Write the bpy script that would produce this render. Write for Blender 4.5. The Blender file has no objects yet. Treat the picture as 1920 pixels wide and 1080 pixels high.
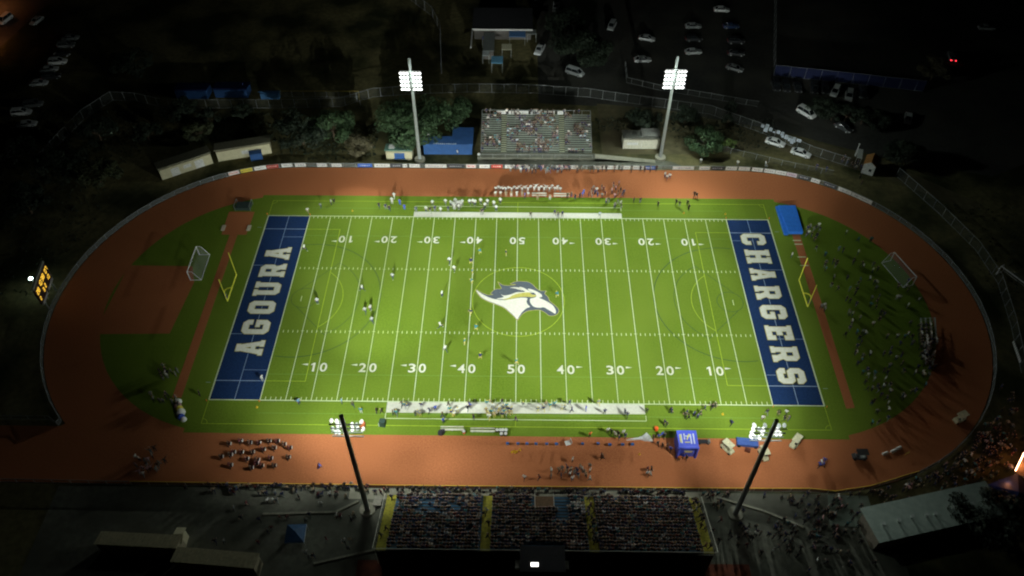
import bpy, math, random
from mathutils import Vector, Matrix, Euler
R_ = random.Random(7)
scene = bpy.context.scene
COL = scene.collection

# ---------------------------------------------------------------- camera
CAM_LOC = Vector((0.2003, -105.3616, 118.3788))
CAM_YAW, CAM_TILT, CAM_ROLL, CAM_F = 0.0110, 0.7432, 0.0012, 1492.7
cam_d = bpy.data.cameras.new('camera'); cam = bpy.data.objects.new('camera', cam_d); COL.objects.link(cam)
CAM_R = Matrix.Rotation(CAM_YAW, 3, 'Z') @ Matrix.Rotation(CAM_TILT, 3, 'X') @ Matrix.Rotation(CAM_ROLL, 3, 'Z')
cam.matrix_world = Matrix.Translation(CAM_LOC) @ CAM_R.to_4x4()
cam_d.sensor_width = 36.0; cam_d.lens = CAM_F / 1920 * 36; cam_d.clip_start = 0.5; cam_d.clip_end = 4000
scene.camera = cam

# ---------------------------------------------------------------- night sky
world = bpy.data.worlds.new('World'); scene.world = world; world.use_nodes = True
wn = world.node_tree.nodes; wl = world.node_tree.links
bg = wn['Background']
sky = wn.new('ShaderNodeTexSky'); sky.sky_type = 'NISHITA'; sky.sun_disc = False
sky.sun_elevation = math.radians(-4); sky.sun_rotation = math.radians(200)
wl.new(sky.outputs[0], bg.inputs[0]); bg.inputs[1].default_value = 0.012

# ---------------------------------------------------------------- view
scene.view_settings.view_transform = 'Standard'; scene.view_settings.look = 'None'
scene.view_settings.exposure = 0.0; scene.view_settings.gamma = 1.0
scene.render.engine = 'CYCLES'
scene.cycles.filter_width = 2.1
scene.cycles.use_denoising = True
scene.cycles.max_bounces = 4; scene.cycles.diffuse_bounces = 2; scene.cycles.glossy_bounces = 2
scene.cycles.transparent_max_bounces = 12
scene.cycles.sample_clamp_indirect = 2.0
scene.cycles.use_light_tree = False
scene.cycles.sample_clamp_direct = 8.0

def at(px, py, z=0.0):
    """the place at height z that the photo shows at pixel px, py"""
    d = CAM_R @ Vector(((px - 960) / CAM_F, (540 - py) / CAM_F, -1))
    return CAM_LOC + d * ((z - CAM_LOC.z) / d.z)

# ---------------------------------------------------------------- materials
MATS = {}
def mat(name, col, rough=0.8, col2=None, scale=1.0, bump=0, metal=0.0, emit=None, es=1.0, detail=4, spec=0.3, lo=.35, hi=.65):
    if name in MATS: return MATS[name]
    m = bpy.data.materials.new(name); m.use_nodes = True
    n = m.node_tree.nodes; l = m.node_tree.links; b = n['Principled BSDF']
    b.inputs['Roughness'].default_value = rough; b.inputs['Metallic'].default_value = metal
    b.inputs['Specular IOR Level'].default_value = spec
    c1 = (*col, 1)
    if col2 is None: col2 = tuple(min(1, c * 0.72) for c in col); scale = scale if scale != 1.0 else 3.0
    g = n.new('ShaderNodeNewGeometry'); t = n.new('ShaderNodeTexNoise'); r = n.new('ShaderNodeValToRGB')
    t.inputs['Scale'].default_value = scale; t.inputs['Detail'].default_value = detail
    r.color_ramp.elements[0].position = lo; r.color_ramp.elements[1].position = hi
    r.color_ramp.elements[0].color = (*col2, 1); r.color_ramp.elements[1].color = c1
    l.new(g.outputs['Position'], t.inputs['Vector']); l.new(t.outputs['Fac'], r.inputs[0]); l.new(r.outputs[0], b.inputs['Base Color'])
    if emit:
        m.cycles.emission_sampling = 'NONE'
        b.inputs['Emission Color'].default_value = (*emit, 1); b.inputs['Emission Strength'].default_value = es
    MATS[name] = m; return m

def mat_two(name, a, a2, s1, bcol, s2, lo, hi, rough=.9):
    """ground: fine noise between a and a2, broad patches of bcol"""
    m = mat(name, a, rough, a2, s1, spec=.04)
    n = m.node_tree.nodes; l = m.node_tree.links; b = n['Principled BSDF']
    ramp = [x for x in n if x.type == 'VALTORGB'][0]; geo = [x for x in n if x.type == 'NEW_GEOMETRY'][0]
    t = n.new('ShaderNodeTexNoise'); t.inputs['Scale'].default_value = s2; t.inputs['Detail'].default_value = 5
    r = n.new('ShaderNodeValToRGB'); r.color_ramp.elements[0].position = lo; r.color_ramp.elements[1].position = hi
    mx = n.new('ShaderNodeMix'); mx.data_type = 'RGBA'
    l.new(geo.outputs['Position'], t.inputs['Vector']); l.new(t.outputs['Fac'], r.inputs[0])
    l.new(r.outputs[0], mx.inputs[0]); l.new(ramp.outputs[0], mx.inputs[6]); mx.inputs[7].default_value = (*bcol, 1)
    l.new(mx.outputs[2], b.inputs['Base Color'])
    return m

M_TURF = mat_two('artificial_turf', (.128, .200, .020), (.092, .150, .013), 3.2, (.140, .208, .024), .06, .35, .7)
M_DTURF = M_TURF; _unused = ('infield_turf', (.058, .125, .018), (.043, .098, .014), 2.0, (.070, .140, .020), .08, .35, .7)
def seams(m, step, amt):
    # the turf comes in rolls: every second roll is a shade darker
    n = m.node_tree.nodes; l = m.node_tree.links; b = n['Principled BSDF']; src = b.inputs['Base Color'].links[0].from_socket
    g = [x for x in n if x.type == 'NEW_GEOMETRY'][0]; sp = n.new('ShaderNodeSeparateXYZ'); l.new(g.outputs['Position'], sp.inputs[0])
    def ma(op, a, v): q = n.new('ShaderNodeMath'); q.operation = op; l.new(a, q.inputs[0]); q.inputs[1].default_value = v; return q.outputs[0]
    t = ma('GREATER_THAN', ma('FLOORED_MODULO', sp.outputs['X'], step*2), step); t = ma('MULTIPLY', t, amt)
    mx = n.new('ShaderNodeMix'); mx.data_type = 'RGBA'; mx.blend_type = 'MULTIPLY'; l.new(t, mx.inputs[0]); l.new(src, mx.inputs[6]); mx.inputs[7].default_value = (.5, .55, .5, 1)
    l.new(mx.outputs[2], b.inputs['Base Color'])
seams(M_TURF, 4.572, .09)
M_TRACK = mat_two('track_rubber', (.42, .150, .062), (.31, .105, .044), 3.6, (.37, .128, .052), .05, .4, .65)
M_DIRT = mat_two('dry_ground', (.17, .150, .070), (.11, .10, .048), .9, (.030, .034, .016), .06, .44, .60)
M_ASPH = mat_two('asphalt', (.055, .055, .050), (.042, .042, .038), 1.2, (.075, .072, .060), .07, .4, .65)
M_ROAD = mat('road_asphalt', (.07, .065, .06), .85, (.05, .048, .045), .8)
M_CONC = mat('concrete', (.34, .32, .25), .85, (.26, .25, .19), .7)
M_CONC2 = mat_two('concrete_walk', (.19, .19, .15), (.13, .13, .105), 1.1, (.10, .10, .08), .09, .4, .62)
M_NAVY = mat('navy_turf', (.013, .034, .100), .9, (.009, .024, .074), 3.0, spec=.04)
M_LINE = mat('white_line_paint', (.66, .73, .48), .85, (.52, .60, .36), 3.5)
M_WHITE_T = mat('white_turf', (.72, .72, .62), .85, (.62, .62, .52), 2.4)
M_YLINE = mat('yellow_line_paint', (.34, .46, .03), .85, (.26, .36, .02), 2)
M_DLINE = mat('dark_line_paint', (.035, .075, .03), .85, (.025, .06, .02), 2)
M_FAINT = mat('faint_line_paint', (.16, .28, .06), .85, (.12, .23, .04), 2)
M_BLINE = mat('pale_blue_line_paint', (.33, .42, .52), .85, (.26, .34, .45), 2)
M_GOLDT = mat('gold_turf', (.50, .47, .12), .85, (.42, .38, .08), 2)
M_EMB = mat('emblem_slate_turf', (.085, .105, .125), .85, (.07, .088, .11), 2)

# ---------------------------------------------------------------- mesh builder
class MB:
    def __init__(s): s.v = []; s.f = []; s.m = []
    def quad(s, a, b, c, d, mi=0):
        k = len(s.v); s.v += [tuple(a), tuple(b), tuple(c), tuple(d)]; s.f.append((k, k+1, k+2, k+3)); s.m.append(mi); return s
    def poly(s, pts, mi=0):
        k = len(s.v); s.v += [tuple(p) for p in pts]; s.f.append(tuple(range(k, k+len(pts)))); s.m.append(mi); return s
    def box(s, c, d, rz=0, mi=0, rx=0):
        k = len(s.v); M = Matrix.Rotation(rz, 3, 'Z') @ Matrix.Rotation(rx, 3, 'X')
        for z in (-.5, .5):
            for x, y in ((-.5, -.5), (.5, -.5), (.5, .5), (-.5, .5)):
                s.v.append(tuple(Vector(c) + M @ Vector((x*d[0], y*d[1], z*d[2]))))
        for f in ((0,3,2,1), (4,5,6,7), (0,1,5,4), (1,2,6,5), (2,3,7,6), (3,0,4,7)):
            s.f.append(tuple(k+i for i in f)); s.m.append(mi)
        return s
    def tube(s, p0, p1, r0, r1=None, n=8, mi=0):
        r1 = r0 if r1 is None else r1; p0 = Vector(p0); p1 = Vector(p1); ax = (p1-p0).normalized()
        u = ax.orthogonal().normalized(); w = ax.cross(u); k = len(s.v)
        for p, r in ((p0, r0), (p1, r1)):
            for i in range(n):
                a = 2*math.pi*i/n; s.v.append(tuple(p + (u*math.cos(a) + w*math.sin(a))*r))
        for i in range(n):
            j = (i+1) % n; s.f.append((k+i, k+j, k+n+j, k+n+i)); s.m.append(mi)
        s.f.append(tuple(k+i for i in reversed(range(n)))); s.f.append(tuple(k+n+i for i in range(n))); s.m += [mi, mi]
        return s
    def path(s, pts, r, n=6, mi=0):
        for a, b in zip(pts, pts[1:]): s.tube(a, b, r, r, n, mi)
        return s
    def prism(s, pts, z0, z1, mi=0, top=None):
        k = len(s.v); n = len(pts)
        s.v += [(p[0], p[1], z0) for p in pts] + [(p[0], p[1], z1) for p in pts]
        s.f.append(tuple(k+i for i in reversed(range(n)))); s.f.append(tuple(k+n+i for i in range(n))); s.m += [mi, mi if top is None else top]
        for i in range(n):
            j = (i+1) % n; s.f.append((k+i, k+j, k+n+j, k+n+i)); s.m.append(mi)
        return s
    def ring(s, c, r0, r1, a0, a1, n, z, mi=0):
        for i in range(n):
            A = a0+(a1-a0)*i/n; B = a0+(a1-a0)*(i+1)/n
            s.quad((c[0]+r0*math.cos(A), c[1]+r0*math.sin(A), z), (c[0]+r1*math.cos(A), c[1]+r1*math.sin(A), z),
                   (c[0]+r1*math.cos(B), c[1]+r1*math.sin(B), z), (c[0]+r0*math.cos(B), c[1]+r0*math.sin(B), z), mi)
        return s
    def line(s, a, b, w, z, mi=0):
        a = Vector((a[0], a[1], 0)); b = Vector((b[0], b[1], 0)); d = (b-a).normalized(); q = Vector((-d.y, d.x, 0))*w/2; Z = Vector((0, 0, z))
        return s.quad(a-q+Z, b-q+Z, b+q+Z, a+q+Z, mi)
    def dome(s, c, r, rz, n=10, k=4, mi=0):
        base = len(s.v)
        for j in range(k):
            t = math.pi/2*j/k
            for i in range(n):
                a = 2*math.pi*i/n; s.v.append((c[0]+r*math.cos(t)*math.cos(a), c[1]+r*math.cos(t)*math.sin(a), c[2]+rz*math.sin(t)))
        s.v.append((c[0], c[1], c[2]+rz)); top = len(s.v)-1
        for j in range(k-1):
            for i in range(n):
                q = (i+1) % n; s.f.append((base+j*n+i, base+j*n+q, base+(j+1)*n+q, base+(j+1)*n+i)); s.m.append(mi)
        for i in range(n): s.f.append((base+(k-1)*n+i, base+(k-1)*n+(i+1) % n, top)); s.m.append(mi)
        return s
    def mesh(s, name, mats):
        me = bpy.data.meshes.new(name); me.from_pydata(s.v, [], s.f)
        for m in mats: me.materials.append(m)
        me.polygons.foreach_set('material_index', s.m); me.update(); return me
    def build(s, name, mats, parent=None, loc=(0, 0, 0), rz=0):
        if not isinstance(mats, (list, tuple)): mats = [mats]
        o = bpy.data.objects.new(name, s.mesh(name, mats)); COL.objects.link(o); o.location = loc; o.rotation_euler = (0, 0, rz)
        if parent: o.parent = parent
        return o

def tag(o, label=None, cat=None, group=None, kind=None):
    if label: o['label'] = label
    if cat: o['category'] = cat
    if group: o['group'] = group
    if kind: o['kind'] = kind
    return o
def thing(name, label, cat, loc=(0, 0, 0), rz=0, group=None):
    o = bpy.data.objects.new(name, None); COL.objects.link(o); o.location = loc; o.rotation_euler = (0, 0, rz)
    o.empty_display_size = .3
    return tag(o, label, cat, group)
def copy_tree(o, parent=None):
    c = o.copy(); COL.objects.link(c)
    if parent: c.parent = parent
    for ch in list(o.children): copy_tree(ch, c)
    return c
def struct(name, b, m, parent=None):
    o = b.build(name, m, parent)
    if parent is None: o['kind'] = 'structure'
    return o
def curve_mesh(name, splines, z, m, parent=None, offset=0.0):
    """flat filled shape with holes"""
    cu = bpy.data.curves.new('t', 'CURVE'); cu.dimensions = '2D'; cu.fill_mode = 'BOTH'; cu.offset = offset
    for sp in splines:
        s = cu.splines.new('POLY'); s.points.add(len(sp)-1)
        for p, q in zip(s.points, sp): p.co = (q[0], q[1], 0, 1)
        s.use_cyclic_u = True
    t = bpy.data.objects.new('t', cu); COL.objects.link(t)
    dg = bpy.context.evaluated_depsgraph_get(); dg.update()
    me = bpy.data.meshes.new_from_object(t.evaluated_get(dg)); bpy.data.objects.remove(t)
    me.materials.clear(); me.materials.append(m); me.name = name
    o = bpy.data.objects.new(name, me); COL.objects.link(o); o.location.z = z
    if parent: o.parent = parent
    return o
def smooth(pts, k=3):
    """closed Catmull-Rom through pts"""
    out = []; n = len(pts)
    for i in range(n):
        p0, p1, p2, p3 = pts[i-1], pts[i], pts[(i+1) % n], pts[(i+2) % n]
        for j in range(k):
            t = j/k
            out.append(tuple(.5*(2*p1[a] + (p2[a]-p0[a])*t + (2*p0[a]-5*p1[a]+4*p2[a]-p3[a])*t*t + (3*p1[a]-p0[a]-3*p2[a]+p3[a])*t**3) for a in (0, 1)))
    return out

# ================================================================ THE SETTING
struct('ground', MB().quad((-900, -700, -.08), (900, -700, -.08), (900, 900, -.08), (-900, 900, -.08)), M_DIRT)
YD = .9144; HL = 60*YD; HW = 24.384
def stadium(r, hs, n=40, cy=0.0):
    p = [(hs + r*math.cos(a), cy + r*math.sin(a)) for a in [-math.pi/2 + math.pi*i/n for i in range(n+1)]]
    p += [(-hs + r*math.cos(a), cy + r*math.sin(a)) for a in [math.pi/2 + math.pi*i/n for i in range(n+1)]]
    return p
# track: ring round the field, with the sprint chute running off to the west at the near side
b = MB(); ro = stadium(41.2, 50); ri = stadium(31.3, 50)
for i in range(len(ro)):
    j = (i+1) % len(ro); b.quad((*ri[i], 0), (*ro[i], 0), (*ro[j], 0), (*ri[j], 0))
track = struct('running_track', b, M_TRACK)
b = MB().poly([(-50, -41.2, -.012), (-50, -31.3, -.012), (-76, -27.5, -.012), (-79.2, -30.2, -.012), (-140, -30.2, -.012), (-140, -40.7, -.012)])
b.build('sprint_chute', M_TRACK, track)
# infield
b = MB(); inn = stadium(31.3, 50)
b.poly([(x, y, 0) for x, y in inn]); infield = struct('infield', b, M_DTURF)
struct('playing_field', MB().quad((-57.5, -31.25, .008), (57.5, -31.25, .008), (57.5, 31.25, .008), (-57.5, 31.25, .008)), M_TURF)
field = bpy.data.objects['playing_field']
# red areas of the two D zones
b = MB()
b.poly([(-80.5, 8.8, .006), (-81, -9.6, .006), (-66.5, -9.3, .006), (-65.6, 4.2, .006), (-67.2, 8.7, .006)])
b.build('high_jump_apron', M_TRACK, infield)
b = MB(); b.quad((-61.6, -24, .014), (-59.9, -24, .014), (-60.2, 18.2, .014), (-61.9, 18.2, .014))
b.poly([(-63.7, 18.2, .020), (-58.3, 18.2, .020), (-58.2, 25.6, .020), (-63.9, 25.6, .020)])
b.build('long_jump_runway', M_TRACK, infield)
b = MB(); b.quad((58.6, -24.9, .014), (60.2, -24.7, .014), (60.8, 19.8, .014), (59.1, 19.8, .014)); b.build('pole_vault_runway', M_TRACK, infield)
b = MB()
for px, py in ((1494, 451), (1497, 458), (1503, 482), (1508, 498)):
    p = at(px, py); b.quad((p.x-.85, p.y-.12, .026), (p.x+.85, p.y-.12, .026), (p.x+.85, p.y+.12, .026), (p.x-.85, p.y+.12, .026))
b.build('runway_marks', M_LINE, infield)

# ---- markings
Z = .016
b = MB()
for s in (-1, 1): b.quad((s*50*YD, -HW, Z), (s*HL, -HW, Z), (s*HL, HW, Z), (s*50*YD, HW, Z))
b.build('end_zone', M_NAVY, field)
b = MB()
# team boxes (white bands along both sidelines) and their outer outlines
b.quad((-22.9, -HW-2.35, Z), (22.9, -HW-2.15, Z), (22.9, -HW, Z), (-22.9, -HW, Z))
b.quad((-22.9, HW, Z), (22.9, HW, Z), (22.9, HW+1.7, Z), (-22.9, HW+1.7, Z))
b.build('team_box', M_WHITE_T, field)
b = MB(); z = .024
for s in (1, -1):
    yo = s*(HW+3.55)
    b.line((-22.9, yo), (22.9, yo), .13, z); b.line((-22.9, s*(HW+2.4)), (-22.9, yo), .13, z+.004); b.line((22.9, s*(HW+2.4)), (22.9, yo), .13, z+.004)
for i in range(-9, 10): b.line((i*5*YD, -HW), (i*5*YD, HW), .125, z+.012)
for s in (-1, 1):
    b.line((-HL, s*HW), (HL, s*HW), .19, z+.020); b.line((s*HL, -HW), (s*HL, HW), .24, z+.016)
for i in range(-49, 50):
    if i % 5 == 0:
        for s in (-1, 1): b.line((i*YD-.3, s*8.3), (i*YD+.3, s*8.3), .10, z+.016)
        continue
    x = i*YD
    for s in (-1, 1):
        b.line((x, s*(HW-.1)), (x, s*(HW-.75)), .12, z+.016); b.line((x, s*8.13), (x, s*8.74), .12, z+.016)
for s in (-1, 1): b.line((s*47*YD, -.7), (s*47*YD, .7), .12, z+.01)
b.build('yard_lines', M_LINE, field)
b = MB()
for s in (-1, 1): b.line((s*50*YD, -HW), (s*50*YD, HW), .18, z+.012)
b.build('goal_lines', M_LINE, field)
b = MB(); z = .028   # soccer lines
sw = 29.4
for s in (-1, 1):
    b.line((-HL, s*sw), (HL, s*sw), .12, z); b.line((s*HL, HW+.1), (s*HL, sw), .12, z+.004); b.line((s*HL, -HW-.1), (s*HL, -sw), .12, z+.004)
    b.line((s*38.4, -20.15), (s*38.4, 20.15), .12, z)
    for t in (-1, 1): b.line((s*38.4, t*20.15), (s*45.7, t*20.15), .12, z+.004)
    a = math.acos(5.49/9.15); c = (s*43.89, 0)
    b.ring(c, 9.09, 9.21, (-a if s < 0 else math.pi-a), (a if s < 0 else math.pi+a), 24, z+.002)
    for t in (-1, 1):
        a0 = math.atan2(-t, -s); b.ring((s*HL, t*sw), .95, 1.05, a0-math.pi/4, a0+math.pi/4, 6, z+.008)
b.ring((.3, 0), 9.08, 9.22, 0, 2*math.pi, 64, z+.002)
b.line((0, HW+1.7), (0, sw), .12, z+.002); b.line((0, -HW-3.6), (0, -sw), .12, z+.002)
b.build('soccer_lines', M_YLINE, field)
b = MB()
for s in (-1, 1):
    for t in (-1, 1):
        b.line((s*45.72, t*20.15), (s*HL, t*20.15), .14, z+.002); b.line((s*49.4, t*9.16), (s*HL, t*9.16), .10, z+.002)
        b.line((s*45.9, t*17.7), (s*50.3, t*17.7), .08, z+.002); b.line((s*(HL+.7), t*20.6), (s*(HL+1.6), t*20.6), .08, z)
    b.line((s*50.3, -HW), (s*50.3, HW), .10, z+.006)
b.build('end_zone_lines', M_BLINE, field)
b = MB(); z = .022
for s in (-1, 1):
    c = (s*42.4, .4); a0 = -1.75 if s < 0 else math.pi-1.75
    b.ring(c, 15.0, 15.14, a0, a0+3.5, 48, z)
    a0 = -1.05 if s < 0 else math.pi-1.05
    b.ring(c, 11.0, 11.1, a0, a0+2.1, 40, z)
    b.ring((s*42.4, .2), 2.55, 2.64, 0, 2*math.pi, 24, z+.002)
    for t in (-1, 1):
        x1 = s*(42.4-11.05*math.cos(1.05)); y1 = .4+t*11.05*math.sin(1.05); b.line((s*43.5, t*2.4+.2), (x1, y1), .09, z+.004)
b.build('lacrosse_lines', M_DLINE, field)
b = MB()
for t in (18.2, -18.6): b.line((-45.6, t), (45.6, t), .09, z-.004)
for t in (HW+2.7, -HW-2.7): b.line((-45.6, t), (45.6, t), .09, z-.004)
b.build('faint_lines', M_FAINT, field)

# ---- end zone lettering (slab letters drawn on a 10 x 14 grid)
GL = {
 'A': [[(-.4,0),(4.1,0),(4.1,2),(3.5,2),(3.9,4.2),(6.1,4.2),(6.5,2),(5.9,2),(5.9,0),(10.4,0),(10.4,2),(9.6,2),(7.2,12),(7.6,12),(7.6,14),(2.4,14),(2.4,12),(2.8,12),(.4,2),(-.4,2)], [(4.3,6.4),(5,9.6),(5.7,6.4)]],
 'G': [[(2,0),(8,0),(10,2),(10,7.4),(5,7.4),(5,5.2),(6.8,5.2),(6.8,3.2),(3.2,3.2),(3.2,10.8),(6.8,10.8),(6.8,9.2),(10,9.2),(10,12),(8,14),(2,14),(0,12),(0,2)]],
 'O': [[(2,0),(8,0),(10,2),(10,12),(8,14),(2,14),(0,12),(0,2)], [(3.4,3.2),(3.4,10.8),(6.6,10.8),(6.6,3.2)]],
 'U': [[(2,0),(8,0),(9.8,2),(9.8,12),(10.6,12),(10.6,14),(5.8,14),(5.8,12),(6.6,12),(6.6,3.2),(3.4,3.2),(3.4,12),(4.2,12),(4.2,14),(-.6,14),(-.6,12),(.2,12),(.2,2)]],
 'R': [[(0,0),(4.2,0),(4.2,2),(3.6,2),(3.6,5),(4.9,5),(6.3,2),(5.9,2),(5.9,0),(10.4,0),(10.4,2),(9.9,2),(8.3,5.4),(9.6,6.8),(9.6,12),(7.6,14),(0,14),(0,12),(.6,12),(.6,2),(0,2)], [(3.7,7.6),(3.7,11.2),(6.4,11.2),(6.4,7.6)]],
 'C': [[(2,0),(8,0),(10,2),(10,5),(6.8,5),(6.8,3.2),(3.2,3.2),(3.2,10.8),(6.8,10.8),(6.8,9),(10,9),(10,12),(8,14),(2,14),(0,12),(0,2)]],
 'H': [[(0,0),(4.4,0),(4.4,2),(3.8,2),(3.8,5.7),(6.2,5.7),(6.2,2),(5.6,2),(5.6,0),(10,0),(10,2),(9.4,2),(9.4,12),(10,12),(10,14),(5.6,14),(5.6,12),(6.2,12),(6.2,8.5),(3.8,8.5),(3.8,12),(4.4,12),(4.4,14),(0,14),(0,12),(.6,12),(.6,2),(0,2)]],
 'E': [[(0,0),(10,0),(10,4.6),(7,4.6),(7,3),(4,3),(4,5.6),(6.6,5.6),(6.6,8.6),(4,8.6),(4,11),(7,11),(7,9.4),(10,9.4),(10,14),(0,14),(0,12),(.8,12),(.8,2),(0,2)]],
 'S': [[(2,0),(8,0),(10,2),(10,6.6),(8.2,8.6),(3.3,8.6),(3.3,10.9),(6.7,10.9),(6.7,9.7),(10,9.7),(10,12),(8,14),(2,14),(0,12),(0,7.4),(1.8,5.4),(6.7,5.4),(6.7,3.1),(3.3,3.1),(3.3,4.4),(0,4.4),(0,2)]],
}
def letter_shapes(word, spans, xb, xt):
    out = []
    for ch, (ya, yb) in zip(word, spans):      # ya, yb: where the letter's left and right edges stand
        for ring in GL[ch]: out.append([(xb + (xt-xb)*v/14, ya + (yb-ya)*u/10) for u, v in ring])
    return out
AG = [(-14.2, -10.9), (-9.2, -5.7), (-4.05, -.8), (.9, 4.25), (5.9, 9.4), (11.0, 14.3)]
CH = [(19.8, 16.5), (14.95, 11.0), (9.35, 6.25), (4.55, 1.05), (-.65, -4.15), (-5.9, -9.4), (-11.05, -14.5), (-16.15, -19.6)]
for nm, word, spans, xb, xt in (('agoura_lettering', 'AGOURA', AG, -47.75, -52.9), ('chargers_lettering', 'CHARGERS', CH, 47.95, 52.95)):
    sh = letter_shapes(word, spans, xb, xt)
    under = curve_mesh('lettering_outline', sh, .046, mat('dark_outline_turf', (.05, .055, .05), .9), field, offset=.20)  # dark outline, wider than the letters all round
    edge = curve_mesh('lettering_edge', sh, .052, M_GOLDT, field, offset=.09)
    curve_mesh('lettering', sh, .058, M_WHITE_T, field)
# ---- yard numbers
def text_mesh(txt, sx, sy):
    cu = bpy.data.curves.new('t', 'FONT'); cu.body = txt; cu.size = 1; cu.align_x = 'CENTER'; cu.offset = .016
    t = bpy.data.objects.new('t', cu); COL.objects.link(t)
    dg = bpy.context.evaluated_depsgraph_get(); dg.update()
    me = bpy.data.meshes.new_from_object(t.evaluated_get(dg)); bpy.data.objects.remove(t)
    xs = [v.co.x for v in me.vertices]; ys = [v.co.y for v in me.vertices]
    x0, x1, y0, y1 = min(xs), max(xs), min(ys), max(ys)
    for v in me.vertices: v.co = ((v.co.x-(x0+x1)/2)/(x1-x0)*sx, (v.co.y-(y0+y1)/2)/(y1-y0)*sy, 0)
    me.materials.clear(); me.materials.append(M_WHITE_T); return me
DG = {d: text_mesh(d, 1.32, 2.0) for d in '02345'}
DG['1'] = MB().poly([(-.08, -1, 0), (.30, -1, 0), (.30, 1, 0), (.02, 1, 0), (-.42, .70, 0), (-.42, .38, 0), (-.08, .58, 0)]).mesh('yard_numeral', [M_WHITE_T])
for s, yc in ((1, -16.95), (-1, 17.1)):
    for i in range(-4, 5):
        d = str(5-abs(i)); X = i*10*YD
        for ch, dx in ((d, -.96), ('0', .96)):
            o = bpy.data.objects.new('yard_numeral', DG[ch]); COL.objects.link(o); o.parent = field
            o.location = (X+s*dx, yc, .05); o.rotation_euler.z = 0 if s > 0 else math.pi
        if i:
            g = 1 if i > 0 else -1; y0 = yc+s*.62
            b = MB().poly([(X+g*2.0, y0-.22, .05), (X+g*3.2, y0, .05), (X+g*2.0, y0+.22, .05)][::g]); b.build('yard_arrow', M_WHITE_T, field)
# ---- centre emblem: horse head with a streaming mane
def ez(pts, sm=True):
    q = [at(890+x/7.714, 480+y/7.714) for x, y in pts]; q = [(p.x, p.y) for p in q]
    return smooth(q, 3) if sm else q
E_OUT = [(18,492),(60,570),(120,622),(200,662),(280,692),(360,722),(435,760),(505,820),(565,875),(612,925),(625,925),(655,880),(700,835),(760,800),(850,785),(930,783),(985,800),(1040,835),(1080,865),(1165,860),(1212,815),(1205,765),(1140,700),(1080,650),(1062,600),(1010,545),(1035,512),(985,510),(930,498),(880,460),(830,410),(765,378),(700,372),(610,372),(520,405),(600,412),(560,425),(480,432),(400,420),(342,382),(372,440),(385,478),(300,485),(232,545),(270,560),(200,568),(110,538)]
E_WBODY = [(25,497),(60,560),(120,615),(200,655),(280,685),(360,715),(440,755),(510,815),(570,870),(617,920),(648,868),(695,805),(750,760),(800,738),(768,705),(750,660),(762,615),(700,605),(620,612),(520,628),(420,642),(300,630),(200,600),(110,555)]
E_WHEAD = [(806,620),(800,660),(822,705),(865,740),(940,752),(1000,745),(1060,778),(1120,812),(1166,838),(1172,790),(1135,725),(1070,675),(990,635),(930,608),(972,595),(965,560),(905,520),(830,488),(770,478),(790,505),(850,530),(890,570),(880,598),(840,612)]
E_WM1 = [(365,530),(385,560),(430,575),(520,560),(600,530),(690,525),(760,520),(720,545),(600,560),(500,605),(420,628),(310,622),(420,600),(390,570)]
E_WM2 = [(510,462),(570,455),(640,462),(690,500),(640,490),(580,472)]
E_WM3 = [(655,450),(720,470),(790,510),(850,530),(760,530),(700,500),(640,480)]
E_GOLD = [(400,632),(490,610),(545,575),(620,548),(700,535),(790,530),(830,560),(885,568),(892,582),(840,600),(760,594),(660,598),(560,618),(470,634)]
def emb(nm, sh, z, m): curve_mesh(nm, sh, z, m, field)
sh = [ez(E_OUT)]
curve_mesh('emblem_edge', sh, .062, M_GOLDT, field, offset=.10)
emb('emblem_mane', sh, .068, M_EMB)
for s_ in (E_WBODY, E_WHEAD, E_WM1, E_WM2, E_WM3): emb('emblem_white', [ez(s_)], .076, M_WHITE_T)
emb('emblem_flame', [ez(E_GOLD)], .084, M_GOLDT)

# ================================================================ PAVED AREAS AROUND THE TRACK
def sheet(name, pts, z, m): return struct(name, MB().poly([(p[0], p[1], z) for p in pts]), m)
def sheet_px(name, pts, z, m): return sheet(name, [at(*p, 0)[:2] for p in pts][::-1], z, m)
sheet('near_concourse', [(-75, -60), (60, -60), (60, -49), (54, -41.6), (-75, -41.6)][::1], -.05, M_CONC2)
sheet('grandstand_apron', [(-27, -43.4), (33, -43.4), (33, -41.5), (-27, -41.5)], -.03, M_CONC)
sheet('far_walkway', [(-10, 42.0), (40, 42.0), (36, 44.6), (18, 46.6), (-9, 46.6)], -.04, M_CONC2)
sheet('service_road', [(20, 47), (40, 47.5), (62, 49.5), (84, 40), (100, 28), (104, 30), (86, 46), (62, 57.5), (36, 66), (20, 68)], -.06, mat_two('worn_ground', (.16, .14, .08), (.10, .09, .05), .6, (.07, .06, .035), .06, .4, .65))
sheet('car_park', [(5, 68), (34, 66), (62, 58), (86, 47), (110, 40), (150, 60), (150, 130), (5, 140)], -.065, M_ASPH)
sheet('street', [(-168, 40), (-152, 40), (-139, 140), (-156, 150)], -.05, M_ROAD)
sheet('brick_yard', [(-24, -62), (36, -62), (36, -53.6), (-24, -53.6)], -.045, mat('red_earth', (.22, .06, .03), .9, (.12, .035, .02), .8))
sheet('right_pad', [(50, -47), (57.5, -47.5), (57.5, -41.8), (51, -41.8)], -.028, mat('pale_pad', (.26, .31, .26), .85, (.20, .25, .2), .6))

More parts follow.
